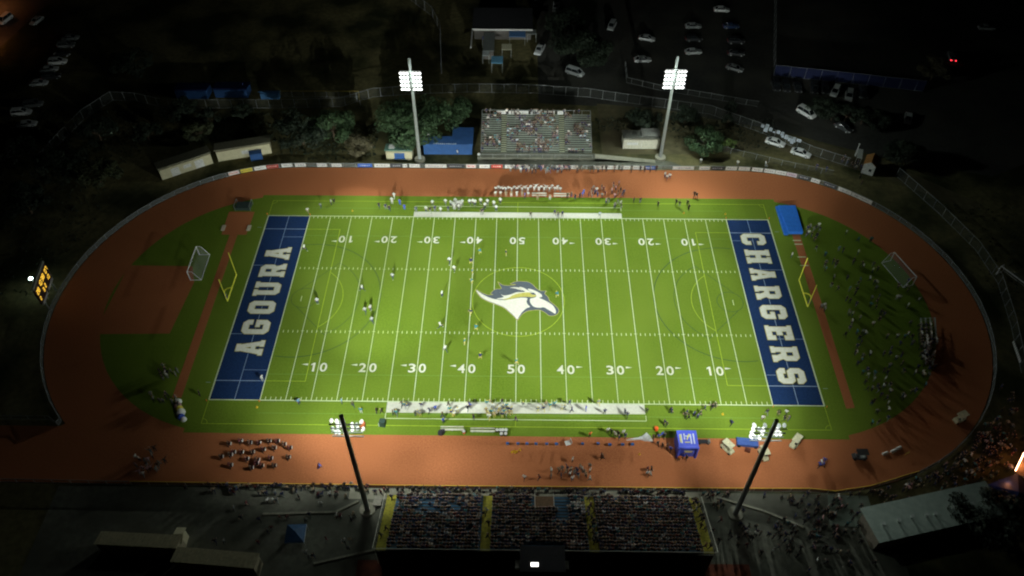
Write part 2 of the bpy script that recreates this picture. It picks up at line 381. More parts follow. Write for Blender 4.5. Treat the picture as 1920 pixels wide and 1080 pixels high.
# ================================================================ FLOODLIGHT TOWERS
M_GALV = mat('galvanised_steel', (.34, .36, .35), .5, (.28, .30, .29), 4, metal=.3)
M_HOUS = mat('lamp_housing', (.85, .86, .84), .4)
M_LENS = mat('lamp_lens', (1, 1, 1), .3, emit=(.93, 1.0, .97), es=900)
M_LENS.cycles.emission_sampling = 'NONE'
M_LAMPGLOW = mat('lamp_shell_glow', (.9, .9, .9), .4, emit=(1.0, 1.0, .96), es=1.1)  # housing and visor shell glows in place of neighbouring lamps' light on it
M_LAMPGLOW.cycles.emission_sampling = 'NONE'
M_LAMPDIM = mat('lamp_shell_dim_glow', (.7, .72, .7), .4, emit=(.9, 1.0, .95), es=.45)  # same stand-in glow on the shell, weaker
def tower(x, y, face, label):
    """face=+1: lamps look towards +y"""
    t = thing('floodlight_tower', label, 'floodlight tower', (x, y, 0), 0, 'floodlight towers at the corners of the stands')
    far = face < 0; rl = random.Random(int(x*10)); LR = .33 if far else .25; k_ = LR/.25
    MB().tube((0, 0, 0), (0, 0, 27.2), .42, .30, 14).build('pole', M_GALV, t)
    MB().tube((0, 0, 0), (0, 0, .5), 1.25, 1.25, 20).build('footing', M_CONC, t)
    n = 0
    for zi, z in enumerate((24.3, 23.3, 22.3, 21.3, 20.3) if far else (24.3, 23.3, 22.3, 21.3)):
        arm = MB().box((0, face*.50, z), (4.5, .14, .14)).build('crossarm', M_GALV, t)
        for xi in (-1.95, -1.3, -.65, .65, 1.3, 1.95):
            if not far: xi += rl.uniform(-.14, .14)
            if not far and rl.random() < .22: continue
            d = Vector((xi*.10, face*.9, -.42)).normalized()
            c = Vector((xi, face*.72, z+.05+(0 if far else rl.uniform(-.12, .12)))); e = c + d*.40
            lm = MB().tube(c, e, .10, .27*k_, 12)
            # visor: upper half shell in front of the lens
            u = d.cross(Vector((0, 0, 1))).normalized(); w = u.cross(d)
            seg = 8
            for k in range(seg):
                a0 = math.pi*k/seg; a1 = math.pi*(k+1)/seg
                p = [e + (u*math.cos(a)+w*math.sin(a))*.28*k_ for a in (a0, a1)]; q = [pp + d*.30*math.sin((a0+a1)/2) for pp in p]
                lm.quad(p[0], p[1], q[1], q[0])
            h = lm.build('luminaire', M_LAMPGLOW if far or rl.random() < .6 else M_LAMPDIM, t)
            MB().tube(e+d*.01, e+d*.03, LR, LR, 12).build('lens', M_LENS, h)
    return t
def spot(t, x, y, z, tx, ty, tz, power, size, blend, col=(.93, 1.0, .93), soft=.9):
    l = bpy.data.lights.new('floodlight_beam', 'SPOT'); l.energy = power; l.spot_size = math.radians(size); l.spot_blend = blend
    l.color = col; l.shadow_soft_size = soft
    o = bpy.data.objects.new('floodlight_beam', l); COL.objects.link(o)
    o.location = (x, y, z); d = Vector((tx, ty, tz)) - Vector((x, y, z)); o.rotation_euler = d.to_track_quat('-Z', 'Y').to_euler()
    return o
TW = [(-23.3, 44.3, -1, 'tall floodlight tower rising beside the blue canopy on the far side'),
      (33.7, 45.7, -1, 'tall floodlight tower rising beside the cream shed on the far side'),
      (-23.6, -45.4, 1, 'dark pole of the floodlight tower at the AGOURA end of the crowded grandstand'),
      (35.3, -45.4, 1, 'dark pole of the floodlight tower at the CHARGERS end of the crowded grandstand')]
K = 1.0
# how each bank of floodlights is aimed: tower, ground point, cone angle, power (360 = loose spill round the lamp head)
AIMS = [(0,-23.3,44.3,360,5500), (1,33.7,45.7,360,6000), (2,-28.6,19.6,45,212357), (3,-9.7,-10.4,45,87489), (3,5.3,19.6,45,68640), (3,40.3,19.6,45,67190), (3,-9.7,4.6,62,65215), (1,38.7,-19.3,45,62143), (1,-11.3,-4.3,80,57138), (3,17.3,-10.4,62,50164), (1,27.7,-19.3,62,49558), (2,-5.6,19.6,45,48600), (0,21.7,9.3,45,46986), (2,-28.6,4.6,62,42969), (2,-5.6,-10.4,45,40762), (0,21.7,-20.7,45,40305), (2,-37.6,-10.4,80,32848), (0,-37.3,22.3,45,32416), (3,29.3,4.6,80,31483), (2,6.4,19.6,45,30495), (3,40.3,-23.4,45,26529), (0,6.7,-20.7,62,23686), (2,-17.6,-23.4,45,23509), (2,-37.6,-23.4,45,22550), (2,6.4,-10.4,45,18589), (3,17.3,-33.4,62,18551), (1,38.7,23.7,62,17276), (0,-17.3,22.3,45,16774), (2,-17.6,-33.4,80,16444), (2,-28.6,-33.4,45,16195), (2,-37.6,-33.4,62,15584), (2,-5.6,-33.4,45,15396), (1,33.7,45.7,360,15138), (3,40.3,-10.4,62,13597), (3,40.3,-33.4,62,13273), (2,-17.6,-33.4,45,12993), (0,-28.3,9.3,45,10650), (2,-5.6,-40.4,45,10559), (1,38.7,23.7,45,9194), (0,6.7,9.3,45,8909), (3,40.3,-23.4,80,8778), (2,-5.6,-10.4,62,4133), (3,40.3,4.6,62,3159), (2,-37.6,-10.4,45,3050), ]
# beams of the near towers that overshoot on to the far stand and the ground behind the far fence
STRAY = [(2, 1, 50, 15, 260000), (3, 8, 50, 15, 280000), (2, -33, 53, 16, 90000), (3, 27, 54, 17, 100000), (3, 68, 47, 16, 110000), (2, -66, 44, 14, 60000)]
for x, y, f, lb in TW: tower(x, y, f, lb)
for k, tx, ty, size, pw in AIMS:
    x, y, f, lb = TW[k]
    if size < 360: spot(None, x, y+f*1.6, 23.2, tx, ty, 0, pw*K, size, 1.0, soft=.45)
    else:
        l = bpy.data.lights.new('floodlight_spill', 'POINT'); l.energy = pw*K; l.color = (.85, 1, .92); l.shadow_soft_size = .6
        o = bpy.data.objects.new('floodlight_spill', l); COL.objects.link(o); o.location = (x, y+f*2.2, 23.2)
for k, tx, ty, size, pw in STRAY:
    x, y, f, lb = TW[k]; spot(None, x, y+f*1.6, 23.2, tx, ty, 1.0, pw, size, 1.0, soft=.45)
for k in (2, 3):      # faint stray light behind the near towers
    l = bpy.data.lights.new('floodlight_spill', 'POINT'); l.energy = 1500; l.color = (.85, 1, .92); l.shadow_soft_size = .6
    o = bpy.data.objects.new('floodlight_spill', l); COL.objects.link(o); o.location = (TW[k][0], TW[k][1]+2.2, 23.2)
ORD = lambda n: '%d%s' % (n, 'th' if 10 <= n % 100 <= 20 else {1: 'st', 2: 'nd', 3: 'rd'}.get(n % 10, 'th'))

# ================================================================ FENCES
M_RAIL = mat('fence_rail', (.26, .27, .27), .6, (.20, .21, .21), 3)
M_YRAIL = mat('yellow_fence_cap', (.75, .52, .06), .5, (.66, .45, .05), 3)
def mesh_mat(name, col, cover):
    m = bpy.data.materials.new(name); m.use_nodes = True; n = m.node_tree.nodes; l = m.node_tree.links; b = n['Principled BSDF']
    b.inputs['Roughness'].default_value = .7
    g = n.new('ShaderNodeNewGeometry'); t = n.new('ShaderNodeTexNoise'); t.inputs['Scale'].default_value = 1.4; r = n.new('ShaderNodeValToRGB')
    r.color_ramp.elements[0].color = (*[c*.75 for c in col], 1); r.color_ramp.elements[1].color = (*col, 1)
    l.new(g.outputs['Position'], t.inputs['Vector']); l.new(t.outputs['Fac'], r.inputs[0]); l.new(r.outputs[0], b.inputs['Base Color'])
    b.inputs['Alpha'].default_value = cover; return m
M_CHAIN = mesh_mat('chain_link', (.20, .22, .22), .42)
M_CHAIN_THIN = mesh_mat('tall_chain_link', (.20, .22, .20), .10)
M_SCREEN = mesh_mat('blue_windscreen', (.012, .022, .10), .75)
def fence(name, label, pts, h, mp=None, step=3.0, rail=None, rr=.035, low=True, group=None):
    t = thing(name, label, 'fence', (0, 0, 0), 0, group); mp = mp or M_CHAIN; rail = rail or M_RAIL
    pts = [Vector((p[0], p[1], 0)) for p in pts]; Z = Vector((0, 0, h))
    b = MB()
    for p, q in zip(pts, pts[1:]): b.quad(p+Vector((0, 0, .05)), q+Vector((0, 0, .05)), q+Z*.97, p+Z*.97)
    b.build('mesh_panel', mp, t)
    MB().path([p+Z for p in pts], rr, 5).build('top_rail', rail, t)
    if low: MB().path([p+Vector((0, 0, .08)) for p in pts], rr*.8, 4).build('bottom_rail', M_RAIL, t)
    acc = 0; last = -99; tot = 0; spots = []
    for p, q in zip(pts, pts[1:]):
        L = (q-p).length; s = (-tot) % step
        while s < L: spots.append(p+(q-p)*(s/L)); s += step
        tot += L
    me = MB().tube((0, 0, 0), (0, 0, h), rr*1.15, rr*1.15, 5).mesh('post', [M_RAIL])
    for p in spots[:98]:
        o = bpy.data.objects.new('post', me); COL.objects.link(o); o.parent = t; o.location = p
    return t
def arc(c, r, a0, a1, n=20): return [(c[0]+r*math.cos(math.radians(a0+(a1-a0)*i/n)), c[1]+r*math.sin(math.radians(a0+(a1-a0)*i/n))) for i in range(n+1)]
FR = 41.45
fence('track_fence', 'low fence along the far straight of the track, hung with banners', [(-50, FR), (50, FR)], 1.15)
fence('track_fence', 'dark curved fence round the AGOURA bend of the track', arc((-50, 0), FR, 90, 225)+[(-79.6, -30.1)], 1.15, rr=.05)
fence('track_fence', 'dark curved fence round the CHARGERS bend of the track', arc((50, 0), FR, 90, -66, 26), 1.15, rr=.05)
fence('track_fence', 'yellow capped fence between the near track and the grandstand', [(-63, -41.3), (-20, -41.45), (40, -41.3), (48, -41.2), (52, -41.6), (58, -40.6), (66.8, -37.8)], 1.1, mp=mesh_mat('dark_padding', (.03, .03, .035), .85), rail=M_YRAIL, rr=.06)
fence('track_fence', 'thin pale railed fence running off past the sprint chute', [(-130, -40.6), (-63.2, -41.3)], 1.1, rr=.045)
fence('track_fence', 'short fence along the upper edge of the sprint chute', [(-79.6, -30.1), (-81.5, -28.9), (-130, -28.9)], 1.1, rr=.045)
of = [at(60, 330), at(110, 272), at(160, 222), at(212, 188), at(255, 190), at(310, 202), at(400, 203), at(530, 203), at(640, 200), at(700, 182), at(780, 176), at(880, 173), at(1000, 175), at(1100, 182), at(1200, 196), at(1330, 214), at(1430, 250)]
fence('perimeter_fence', 'tall chain-link fence curving behind the trees and the far bleacher', of, 2.6, mp=M_CHAIN_THIN, step=3.2, rr=.05)
of2 = [at(1430, 250), at(1520, 290), at(1590, 312)]
fence('perimeter_fence', 'tall chain-link fence behind the two pale cars', of2, 2.4, mp=M_CHAIN_THIN, rr=.05)
of3 = [at(1680, 330), at(1760, 400), at(1830, 470), at(1870, 530), at(1895, 610), at(1915, 700)]
fence('perimeter_fence', 'tall dark fence outside the CHARGERS bend', of3, 2.4, mp=M_CHAIN_THIN, rr=.05)
fence('perimeter_fence', 'tall fence with blue windscreen behind the row of parked cars', [at(1450, 142), at(1560, 153), at(1730, 172)], 3.2, mp=M_SCREEN, step=4, rr=.05)
fence('perimeter_fence', 'dark fence beside the ball field up at the car park', [at(1450, 142), at(1452, 0)], 3, mp=M_CHAIN_THIN, step=4, rr=.05)
fence('perimeter_fence', 'thin fence curving past the ball field at the top', [at(828, 138), at(826, 60), at(810, 30), at(770, 0)], 3, mp=M_CHAIN_THIN, step=5, rr=.06)
fence('perimeter_fence', 'pale fence at the edge of the car park behind the shed', [at(1172, 125), at(1175, 155), at(1230, 168), at(1420, 200)], 1.6, mp=M_CHAIN_THIN, rr=.05)
fence('perimeter_fence', 'yellow topped fence behind the blue dugouts', [at(505, 182), at(674, 182), at(676, 198)], 1.8, mp=M_CHAIN_THIN, rail=M_YRAIL, rr=.05)
fence('perimeter_fence', 'low fence between the track and the two pale cars', [at(1300, 272), at(1470, 312), at(1560, 330)], 1.6, mp=M_CHAIN_THIN, rr=.04, low=False)

# ---- banners hung on the track fence
def fpoint(px, py):
    p = at(px, py, .5); x, y = p.x, p.y
    if abs(x) < 50: return Vector((x, FR, 0)), Vector((0, -1, 0))
    c = Vector((50 if x > 0 else -50, 0, 0)); d = (Vector((x, y, 0))-c).normalized(); return c+d*FR, -d
PAL = {'w': (.80, .80, .76), 'r': (.42, .06, .04), 'y': (.72, .60, .08), 'b': (.05, .12, .40), 'd': (.05, .055, .065), 'p': (.70, .60, .66), 'c': (.80, .68, .64)}
WORDC = {'w': (.25, .25, .28), 'r': (.75, .70, .65), 'y': (.15, .15, .10), 'b': (.7, .7, .7), 'd': (.45, .45, .45), 'p': (.3, .2, .3), 'c': (.6, .1, .08)}
BN = [(428,448,'c'),(451,473,'y'),(477,499,'w'),(500,522,'r'),(528,548,'w'),(553,573,'w'),(594,613,'w'),(622,641,'w'),(671,698,'b'),(702,731,'w'),(732,754,'d'),(755,763,'w'),(768,787,'w'),(797,837,'w'),(839,870,'d'),(874,892,'c'),(899,918,'w'),(921,942,'r'),(947,966,'w'),(970,990,'w'),(1042,1063,'w'),(1064,1083,'w'),(1113,1134,'w'),(1139,1158,'w'),(1163,1182,'w'),(1187,1207,'w'),(1210,1230,'b'),(1261,1301,'w'),(1311,1331,'w'),(1334,1358,'d'),(1361,1382,'w'),(1385,1406,'w'),(1410,1430,'w'),(1433,1453,'w'),(1454,1474,'w'),(1475,1494,'p'),(1497,1518,'d'),(1521,1537,'w'),(1545,1568,'d'),(1572,1597,'w'),(1598,1637,'w')]
def top_y(px):     # pixel row of the banner strip
    pts = [(425, 325), (500, 314), (640, 309), (760, 312), (1280, 315), (1410, 318), (1490, 329), (1530, 339), (1600, 363), (1640, 380)]
    for (a, ya), (b_, yb) in zip(pts, pts[1:]):
        if px <= b_: return ya+(yb-ya)*(px-a)/(b_-a)
    return 380
CN = {'w': 'white', 'r': 'dark red', 'y': 'yellow', 'b': 'blue', 'd': 'dark grey', 'p': 'pale pink', 'c': 'cream and red'}
bm = {}
for i, (x0, x1, c) in enumerate(BN):
    p, d = fpoint(x0, top_y(x0)); q, d2 = fpoint(x1, top_y(x1)); mid = (p+q)/2; nrm = (d+d2).normalized()
    w = (q-p).length; ux = Vector((-nrm.y, nrm.x, 0)); rz = math.atan2(ux.y, ux.x)
    M1 = mat('banner_'+CN[c].replace(' ', '_'), PAL[c], .6); M2 = mat('banner_print_'+CN[c].replace(' ', '_'), WORDC[c], .6)
    b = MB().box((0, 0, .60), (w, .03, 1.0), mi=0)
    r = random.Random(i); xx = -w*.34
    while xx < w*.32:
        L = r.uniform(.2, .5); b.box((xx+L/2, .02, .60+r.uniform(-.05, .05)), (L, .014, r.uniform(.10, .3)), mi=1); xx += L+.13
    where = ('hung left of centre' if mid.x < 0 else 'hung right of centre')
    dist = round(abs(mid.x))
    near = 'the AGOURA bend' if mid.x < -50 else 'the CHARGERS bend' if mid.x > 50 else 'below the far bleacher' if -9 < mid.x < 18 else 'below the blue canopy' if -23 < mid.x <= -9 else 'below the green roofed shed' if -33 < mid.x <= -23 else 'below the cream shed' if 18 <= mid.x < 36 else 'below the dark trees' if mid.x < 0 else 'below the parked pale cars'
    o = b.build('banner', [M1, M2], None, mid+nrm*.07, rz+math.pi)
    tag(o, '%s banner %s, %s on the track fence from AGOURA' % (CN[c], ('by ' if 'bend' in near else '')+near, ORD(i+1)), 'banner', 'sponsor banners on the far track fence')

# ================================================================ GOALS
M_GOALY = mat('yellow_goalpost_paint', (.80, .78, .08), .4, (.74, .70, .06), 3)
def goalpost(x, s, label):
    t = thing('goalpost', label, 'goalpost', (x, 0, 0), 0, 'yellow football goalposts')
    pts = [(s*1.9, 0, 0)]+[(s*1.9-s*1.9*(1-math.cos(a)), 0, 1.4+1.65*math.sin(a)) for a in [math.pi/2*k/8 for k in range(9)]]
    MB().path(pts, .13, 10).build('gooseneck', M_GOALY, t)
    MB().tube((s*1.9, 0, 0), (s*1.9, 0, 1.5), .28, .28, 12).build('padding', mat('post_padding', (.05, .06, .12), .6), t)
    MB().tube((0, -3.56, 3.05), (0, 3.56, 3.05), .12, .12, 10).build('crossbar', M_GOALY, t)
    for y in (-3.56, 3.56): MB().tube((0, y, 3.0), (0, y, 9.2), .09, .09, 8).build('upright', M_GOALY, t)
goalpost(-HL-1.2, -1, 'yellow goalpost behind the AGOURA end zone')
goalpost(HL+1.2, 1, 'yellow goalpost behind the CHARGERS end zone')
M_NET = mesh_mat('goal_net', (.5, .55, .53), .11); M_WFR = mat('white_goal_frame', (.82, .80, .80), .4)
def soccer_goal(x, y, rz, label, w=7.3, net=True):
    """opening faces local -x"""
    t = thing('soccer_goal', label, 'soccer goal', (x, y, 0), rz, 'white soccer goals'); h = 2.44; h2 = w/2
    MB().path([(0, -h2, 0), (0, -h2, h), (0, h2, h), (0, h2, 0)], .10, 6).build('goal_frame', M_WFR, t)
    for s in (-1, 1): MB().path([(0, s*h2, h), (.9, s*h2, h), (2.2, s*h2, .04), (0, s*h2, .04)], .06, 5).build('side_bar', M_WFR, t)
    MB().tube((2.2, -h2, .04), (2.2, h2, .04), .045, .045, 5).build('ground_bar', M_WFR, t)
    b = MB().quad((0, -h2, h), (0, h2, h), (.9, h2, h), (.9, -h2, h)).quad((.9, -h2, h), (.9, h2, h), (2.2, h2, .05), (2.2, -h2, .05))
    for s in (-1, 1): b.poly([(0, s*h2, .05), (0, s*h2, h), (.9, s*h2, h), (2.2, s*h2, .05)])
    b.build('net', M_NET, t)
soccer_goal(-66.6, 8.4, .03, 'white soccer goal on the grass beside the AGOURA runway')
soccer_goal(79.0, 8.7, math.radians(198), 'white soccer goal among the people on the CHARGERS side grass')
p = at(1895, 535); soccer_goal(p.x, p.y, math.radians(30), 'faint white soccer goal standing outside the fence', 7)

# ================================================================ MATS AND FIELD EQUIPMENT
M_BLUEMAT = mat('blue_vinyl', (.03, .17, .62), .5, (.025, .14, .54), 1.5)
def px_box(name, label, cat, pts, h, m, z0=0.02, parent=None, group=None):
    P = [at(*p, h) for p in pts]; c = sum(P, Vector())/len(P); c.z = 0
    b = MB().prism([(p.x-c.x, p.y-c.y) for p in P][::-1], z0, h)
    return tag(b.build(name, m, parent, c), label, cat, group)
t = thing('landing_mat', 'big blue pole vault landing mat at the top of the CHARGERS runway', 'landing mat', (59.6, 24.1, 0))
b = MB().prism([(-1.4, -4.2), (1.7, -4.2), (2.0, 4.3), (-1.8, 4.3)], .05, .8); b.build('mat_top', M_BLUEMAT, t)
MB().prism([(-2.3, -4.6), (-1.45, -4.6), (-1.85, 4.3), (-2.3, 4.3)], .05, .5).build('side_pad', M_BLUEMAT, t)
t = thing('landing_mat', 'dark covered landing mat at the far end of the AGOURA runway', 'landing mat', (at(458, 389).x, at(458, 389).y, 0))
MB().box((0, 0, .4), (3.2, 2.2, .7)).build('mat_top', mat('dark_vinyl', (.03, .05, .045), .5), t)
MB().path([(-1.7, -1.2, 0), (-1.7, -1.2, 1.5), (-1.7, 1.2, 1.5), (-1.7, 1.2, 0)], .04, 5).build('side_stand', M_GALV, t)
MB().path([(1.7, -1.2, 0), (1.7, -1.2, 1.5), (1.7, 1.2, 1.5), (1.7, 1.2, 0)], .04, 5).build('side_stand', M_GALV, t)
for px, py, s in ((419, 428, 'field side away'), (467, 428, 'beside the turf')):
    p = at(px, py); tag(MB().box((0, 0, .08), (.8, 1.7, .12)).build('take_off_board', mat('pale_board', (.62, .56, .42), .7), None, (p.x, p.y, .02)),
        'pale board at the edge of the square red pad, '+('on the goal side' if px < 440 else 'on the end zone side'), 'board', 'boards of the square red pad')
for i, (px, py) in enumerate(((841, 388), )): pass
# pylons at the field corners
for sx in (-1, 1):
    for sy in (-1, 1):
        for xx in (HL+.3, 50*YD):
            lab = 'small orange pylon at the %s of the %s end zone' % (('far' if sy > 0 else 'near')+(' outer corner' if xx > HL else ' goal line corner'), 'AGOURA' if sx < 0 else 'CHARGERS')
            tag(MB().prism([(-.06, -.06), (.06, -.06), (.06, .06), (-.06, .06)], 0, .45).build('pylon', mat('pylon_orange', (.85, .22, .03), .5), None, (sx*xx, sy*(HW+.3), .03)), lab, 'pylon', 'corner pylons')

# ================================================================ SCOREBOARD
sb = at(88, 560); d = Vector((-sb.x, -sb.y, 0)).normalized()
t = thing('scoreboard', 'scoreboard with lit amber digits behind the AGOURA bend', 'scoreboard', (-92.3, -1.0, 0), math.radians(9))
M_SBK = mat('scoreboard_body', (.06, .03, .035), .5); M_AMB = mat('amber_lamps', (1, .7, .1), .5, emit=(1.0, .56, .05), es=1.25)
for y in (-2.6, 2.6): MB().tube((0, y, 0), (0, y, 3.4), .16, .16, 8).build('post', M_GALV, t)
MB().box((0, 0, 4.9), (.35, 7.6, 3.8)).build('cabinet', M_SBK, t)
MB().box((0, 0, 7.1), (.4, 7.8, .5)).build('top_panel', mat('scoreboard_header', (.35, .36, .32), .5), t)
for y, z, w in ((-1.9, 2.7, 3.2), (1.9, 2.7, 3.2)): MB().box((.05, y, z), (.3, w, .55)).build('sponsor_panel', mat('scoreboard_panel', (.55, .53, .55), .5), t)
SEG = {'0': 'abcdef', '1': 'bc', '2': 'abged', '3': 'abgcd', '4': 'fgbc', '5': 'afgcd', '7': 'abc', '8': 'abcdefg'}
def digit(ch, y, z, h, parent):
    b = MB(); w = h*.55; k = h*.16; x = .19
    S = {'a': ((0, h/2), (w, k)), 'g': ((0, 0), (w, k)), 'd': ((0, -h/2), (w, k)), 'b': ((w/2, h/4), (k, h/2-k)), 'c': ((w/2, -h/4), (k, h/2-k)), 'f': ((-w/2, h/4), (k, h/2-k)), 'e': ((-w/2, -h/4), (k, h/2-k))}
    for s in SEG[ch]:
        (dy, dz), (sy, sz) = S[s]; b.box((x, y+dy, z+dz), (.04, sy, sz))
    return b.build('digit', M_AMB, parent)
for ch, y, z, h in (('1', -1.35, 5.75, .95), ('0', -.55, 5.75, .95), ('3', .35, 5.75, .95), ('8', 1.15, 5.75, .95), ('2', -3.1, 5.6, .9), ('8', -2.35, 5.6, .9), ('0', 2.6, 5.6, .9), ('7', 3.3, 5.6, .9), ('2', -3.2, 4.1, .7), ('3', -.9, 4.1, .8), ('2', .2, 4.1, .8), ('1', 1.9, 4.1, .8), ('0', 2.7, 4.1, .8)):
    digit(ch, y, z, h, t)
# small lamp beside it
p = at(71, 543); t = thing('area_lamp', 'small bright white lamp on a pole beside the scoreboard', 'lamp', (p.x, p.y, 0))
MB().tube((0, 0, 0), (0, 0, 3.2), .1, .07, 8).build('pole', M_GALV, t)
MB().dome((0, 0, 3.2), .42, .35, 10, 4).build('lamp_head', mat('lamp_glow', (1, 1, 1), .4, emit=(.75, 1.0, .9), es=14), t)
l = bpy.data.lights.new('lamp_light', 'POINT'); l.energy = 60; l.color = (.7, 1, .85); l.shadow_soft_size = .4
o = bpy.data.objects.new('lamp_light', l); COL.objects.link(o); o.location = (p.x, p.y, 4.0)

# ================================================================ BLEACHERS
M_ALU = mat('aluminium_bench', (.46, .50, .43), .5, (.36, .40, .34), 2.5)
M_ALU_D = mat('aluminium_deck', (.15, .17, .14), .6, (.11, .125, .10), 2)
def far_bleacher():
    x0, x1 = -8.9, 17.4; n = 17; dy = .62; dz = .19; y0 = 46.6; z0 = 1.0; xc = (x0+x1)/2; W = x1-x0
    t = thing('bleacher', 'grey aluminium bleacher with scattered visitors on the far side', 'bleacher', (xc, y0, 0))
    b = MB()
    for i in range(n): b.box((0, i*dy, z0+i*dz-.04), (W, dy-.03, .05)); b.box((0, i*dy+dy/2, z0+i*dz-.12), (W, .02, .16))
    b.build('deck', M_ALU_D, t)
    ais = [x0+5.4-xc, x0+19.3-xc]; spans = [(x0-xc+.1, ais[0]-.7), (ais[0]+.7, ais[1]-.7), (ais[1]+.7, x1-xc-.1)]
    for i in range(n):
        b = MB()
        for a, c in spans: b.box(((a+c)/2, i*dy+.12, z0+i*dz+.38), (c-a, .26, .05))
        b.build('bench', M_ALU, t)
    for k, a in enumerate(ais):
        b = MB()
        for i in range(n): b.box((a, i*dy-.05, z0+i*dz+.10), (1.25, .20, .05))
        b.build('aisle_steps', mat('step_nosing', (.62, .63, .42), .5), t)
    b = MB()
    for x in (x0-xc, x1-xc):
        for i in range(0, n+1, 3): b.tube((x, min(i*dy, (n-1)*dy), 0), (x, min(i*dy, (n-1)*dy), z0+i*dz+1.1), .035, .035, 5)
        b.tube((x, 0, z0+1.1), (x, (n)*dy, z0+n*dz+1.1), .035, .035, 5); b.tube((x, 0, z0+.5), (x, n*dy, z0+n*dz+.5), .03, .03, 5)
    for i in range(0, 14): b.tube((x0-xc+i*W/13, n*dy, 0), (x0-xc+i*W/13, n*dy, z0+n*dz+1.1), .04, .04, 5)
    b.tube((x0-xc, n*dy, z0+n*dz+1.1), (x1-xc, n*dy, z0+n*dz+1.1), .04, .04, 5)
    b.build('railing', M_GALV, t)
    b = MB().box((0, -1.35, .45), (W+1.5, 1.9, .9)); b.build('front_walkway', M_CONC2, t)
    b = MB()
    for i in range(10): b.tube((-W/2+i*W/9, -2.25, .9), (-W/2+i*W/9, -2.25, 1.8), .03, .03, 5)
    b.tube((-W/2, -2.25, 1.8), (W/2, -2.25, 1.8), .035, .035, 5); b.build('front_railing', M_GALV, t)
    r = MB().quad((W/2+.7, -2.2, .86), (W/2+15, -2.9, .1), (W/2+15, -1.6, .1), (W/2+.7, -.5, .86)); r.build('ramp', M_CONC, t)
    # sheets tied along the back rail
    for bi, (a, c, col) in enumerate(((-9.6, -7.2, .8), (-6.7, -1.9, .8), (-1.3, 1.1, .8), (1.9, 4.5, .75), (5.2, 6.6, .6))):
        s = MB().box(((a+c)/2, n*dy-.06, z0+n*dz+.45), (c-a, .03, .95))
        for q in range(3): s.box((a+(c-a)*(.3+.2*q), n*dy-.085, z0+n*dz+.45), (.25, .012, .2), mi=1)
        o = s.build('back_banner', [mat('banner_white', PAL['w'], .6), mat('banner_print_white', WORDC['w'], .6)], None, (xc, y0, 0))
        tag(o, 'white banner, %s from AGOURA along the far bleacher back rail' % ORD(bi+1), 'banner', 'white banners along the back rail of the far bleacher')
    seats = []
    for i in range(n):
        for a, c in spans:
            x = a+.3
            while x < c-.2: seats.append((xc+x, y0+i*dy+.12, z0+i*dz+.41, i)); x += .56
    return seats
FSEATS = far_bleacher()
M_BBENCH = mat('blue_bench', (.035, .12, .20), .6, (.028, .09, .16), 2); M_BDECK = mat('grey_deck', (.09, .095, .10), .7)
M_YAISLE = mat('yellow_aisle', (.42, .38, .04), .8, (.24, .22, .035), 2.4)
NB = dict(x0=-20.6, x1=29.6, n=17, dy=-.66, dz=.26, y0=-43.6, z0=1.25)
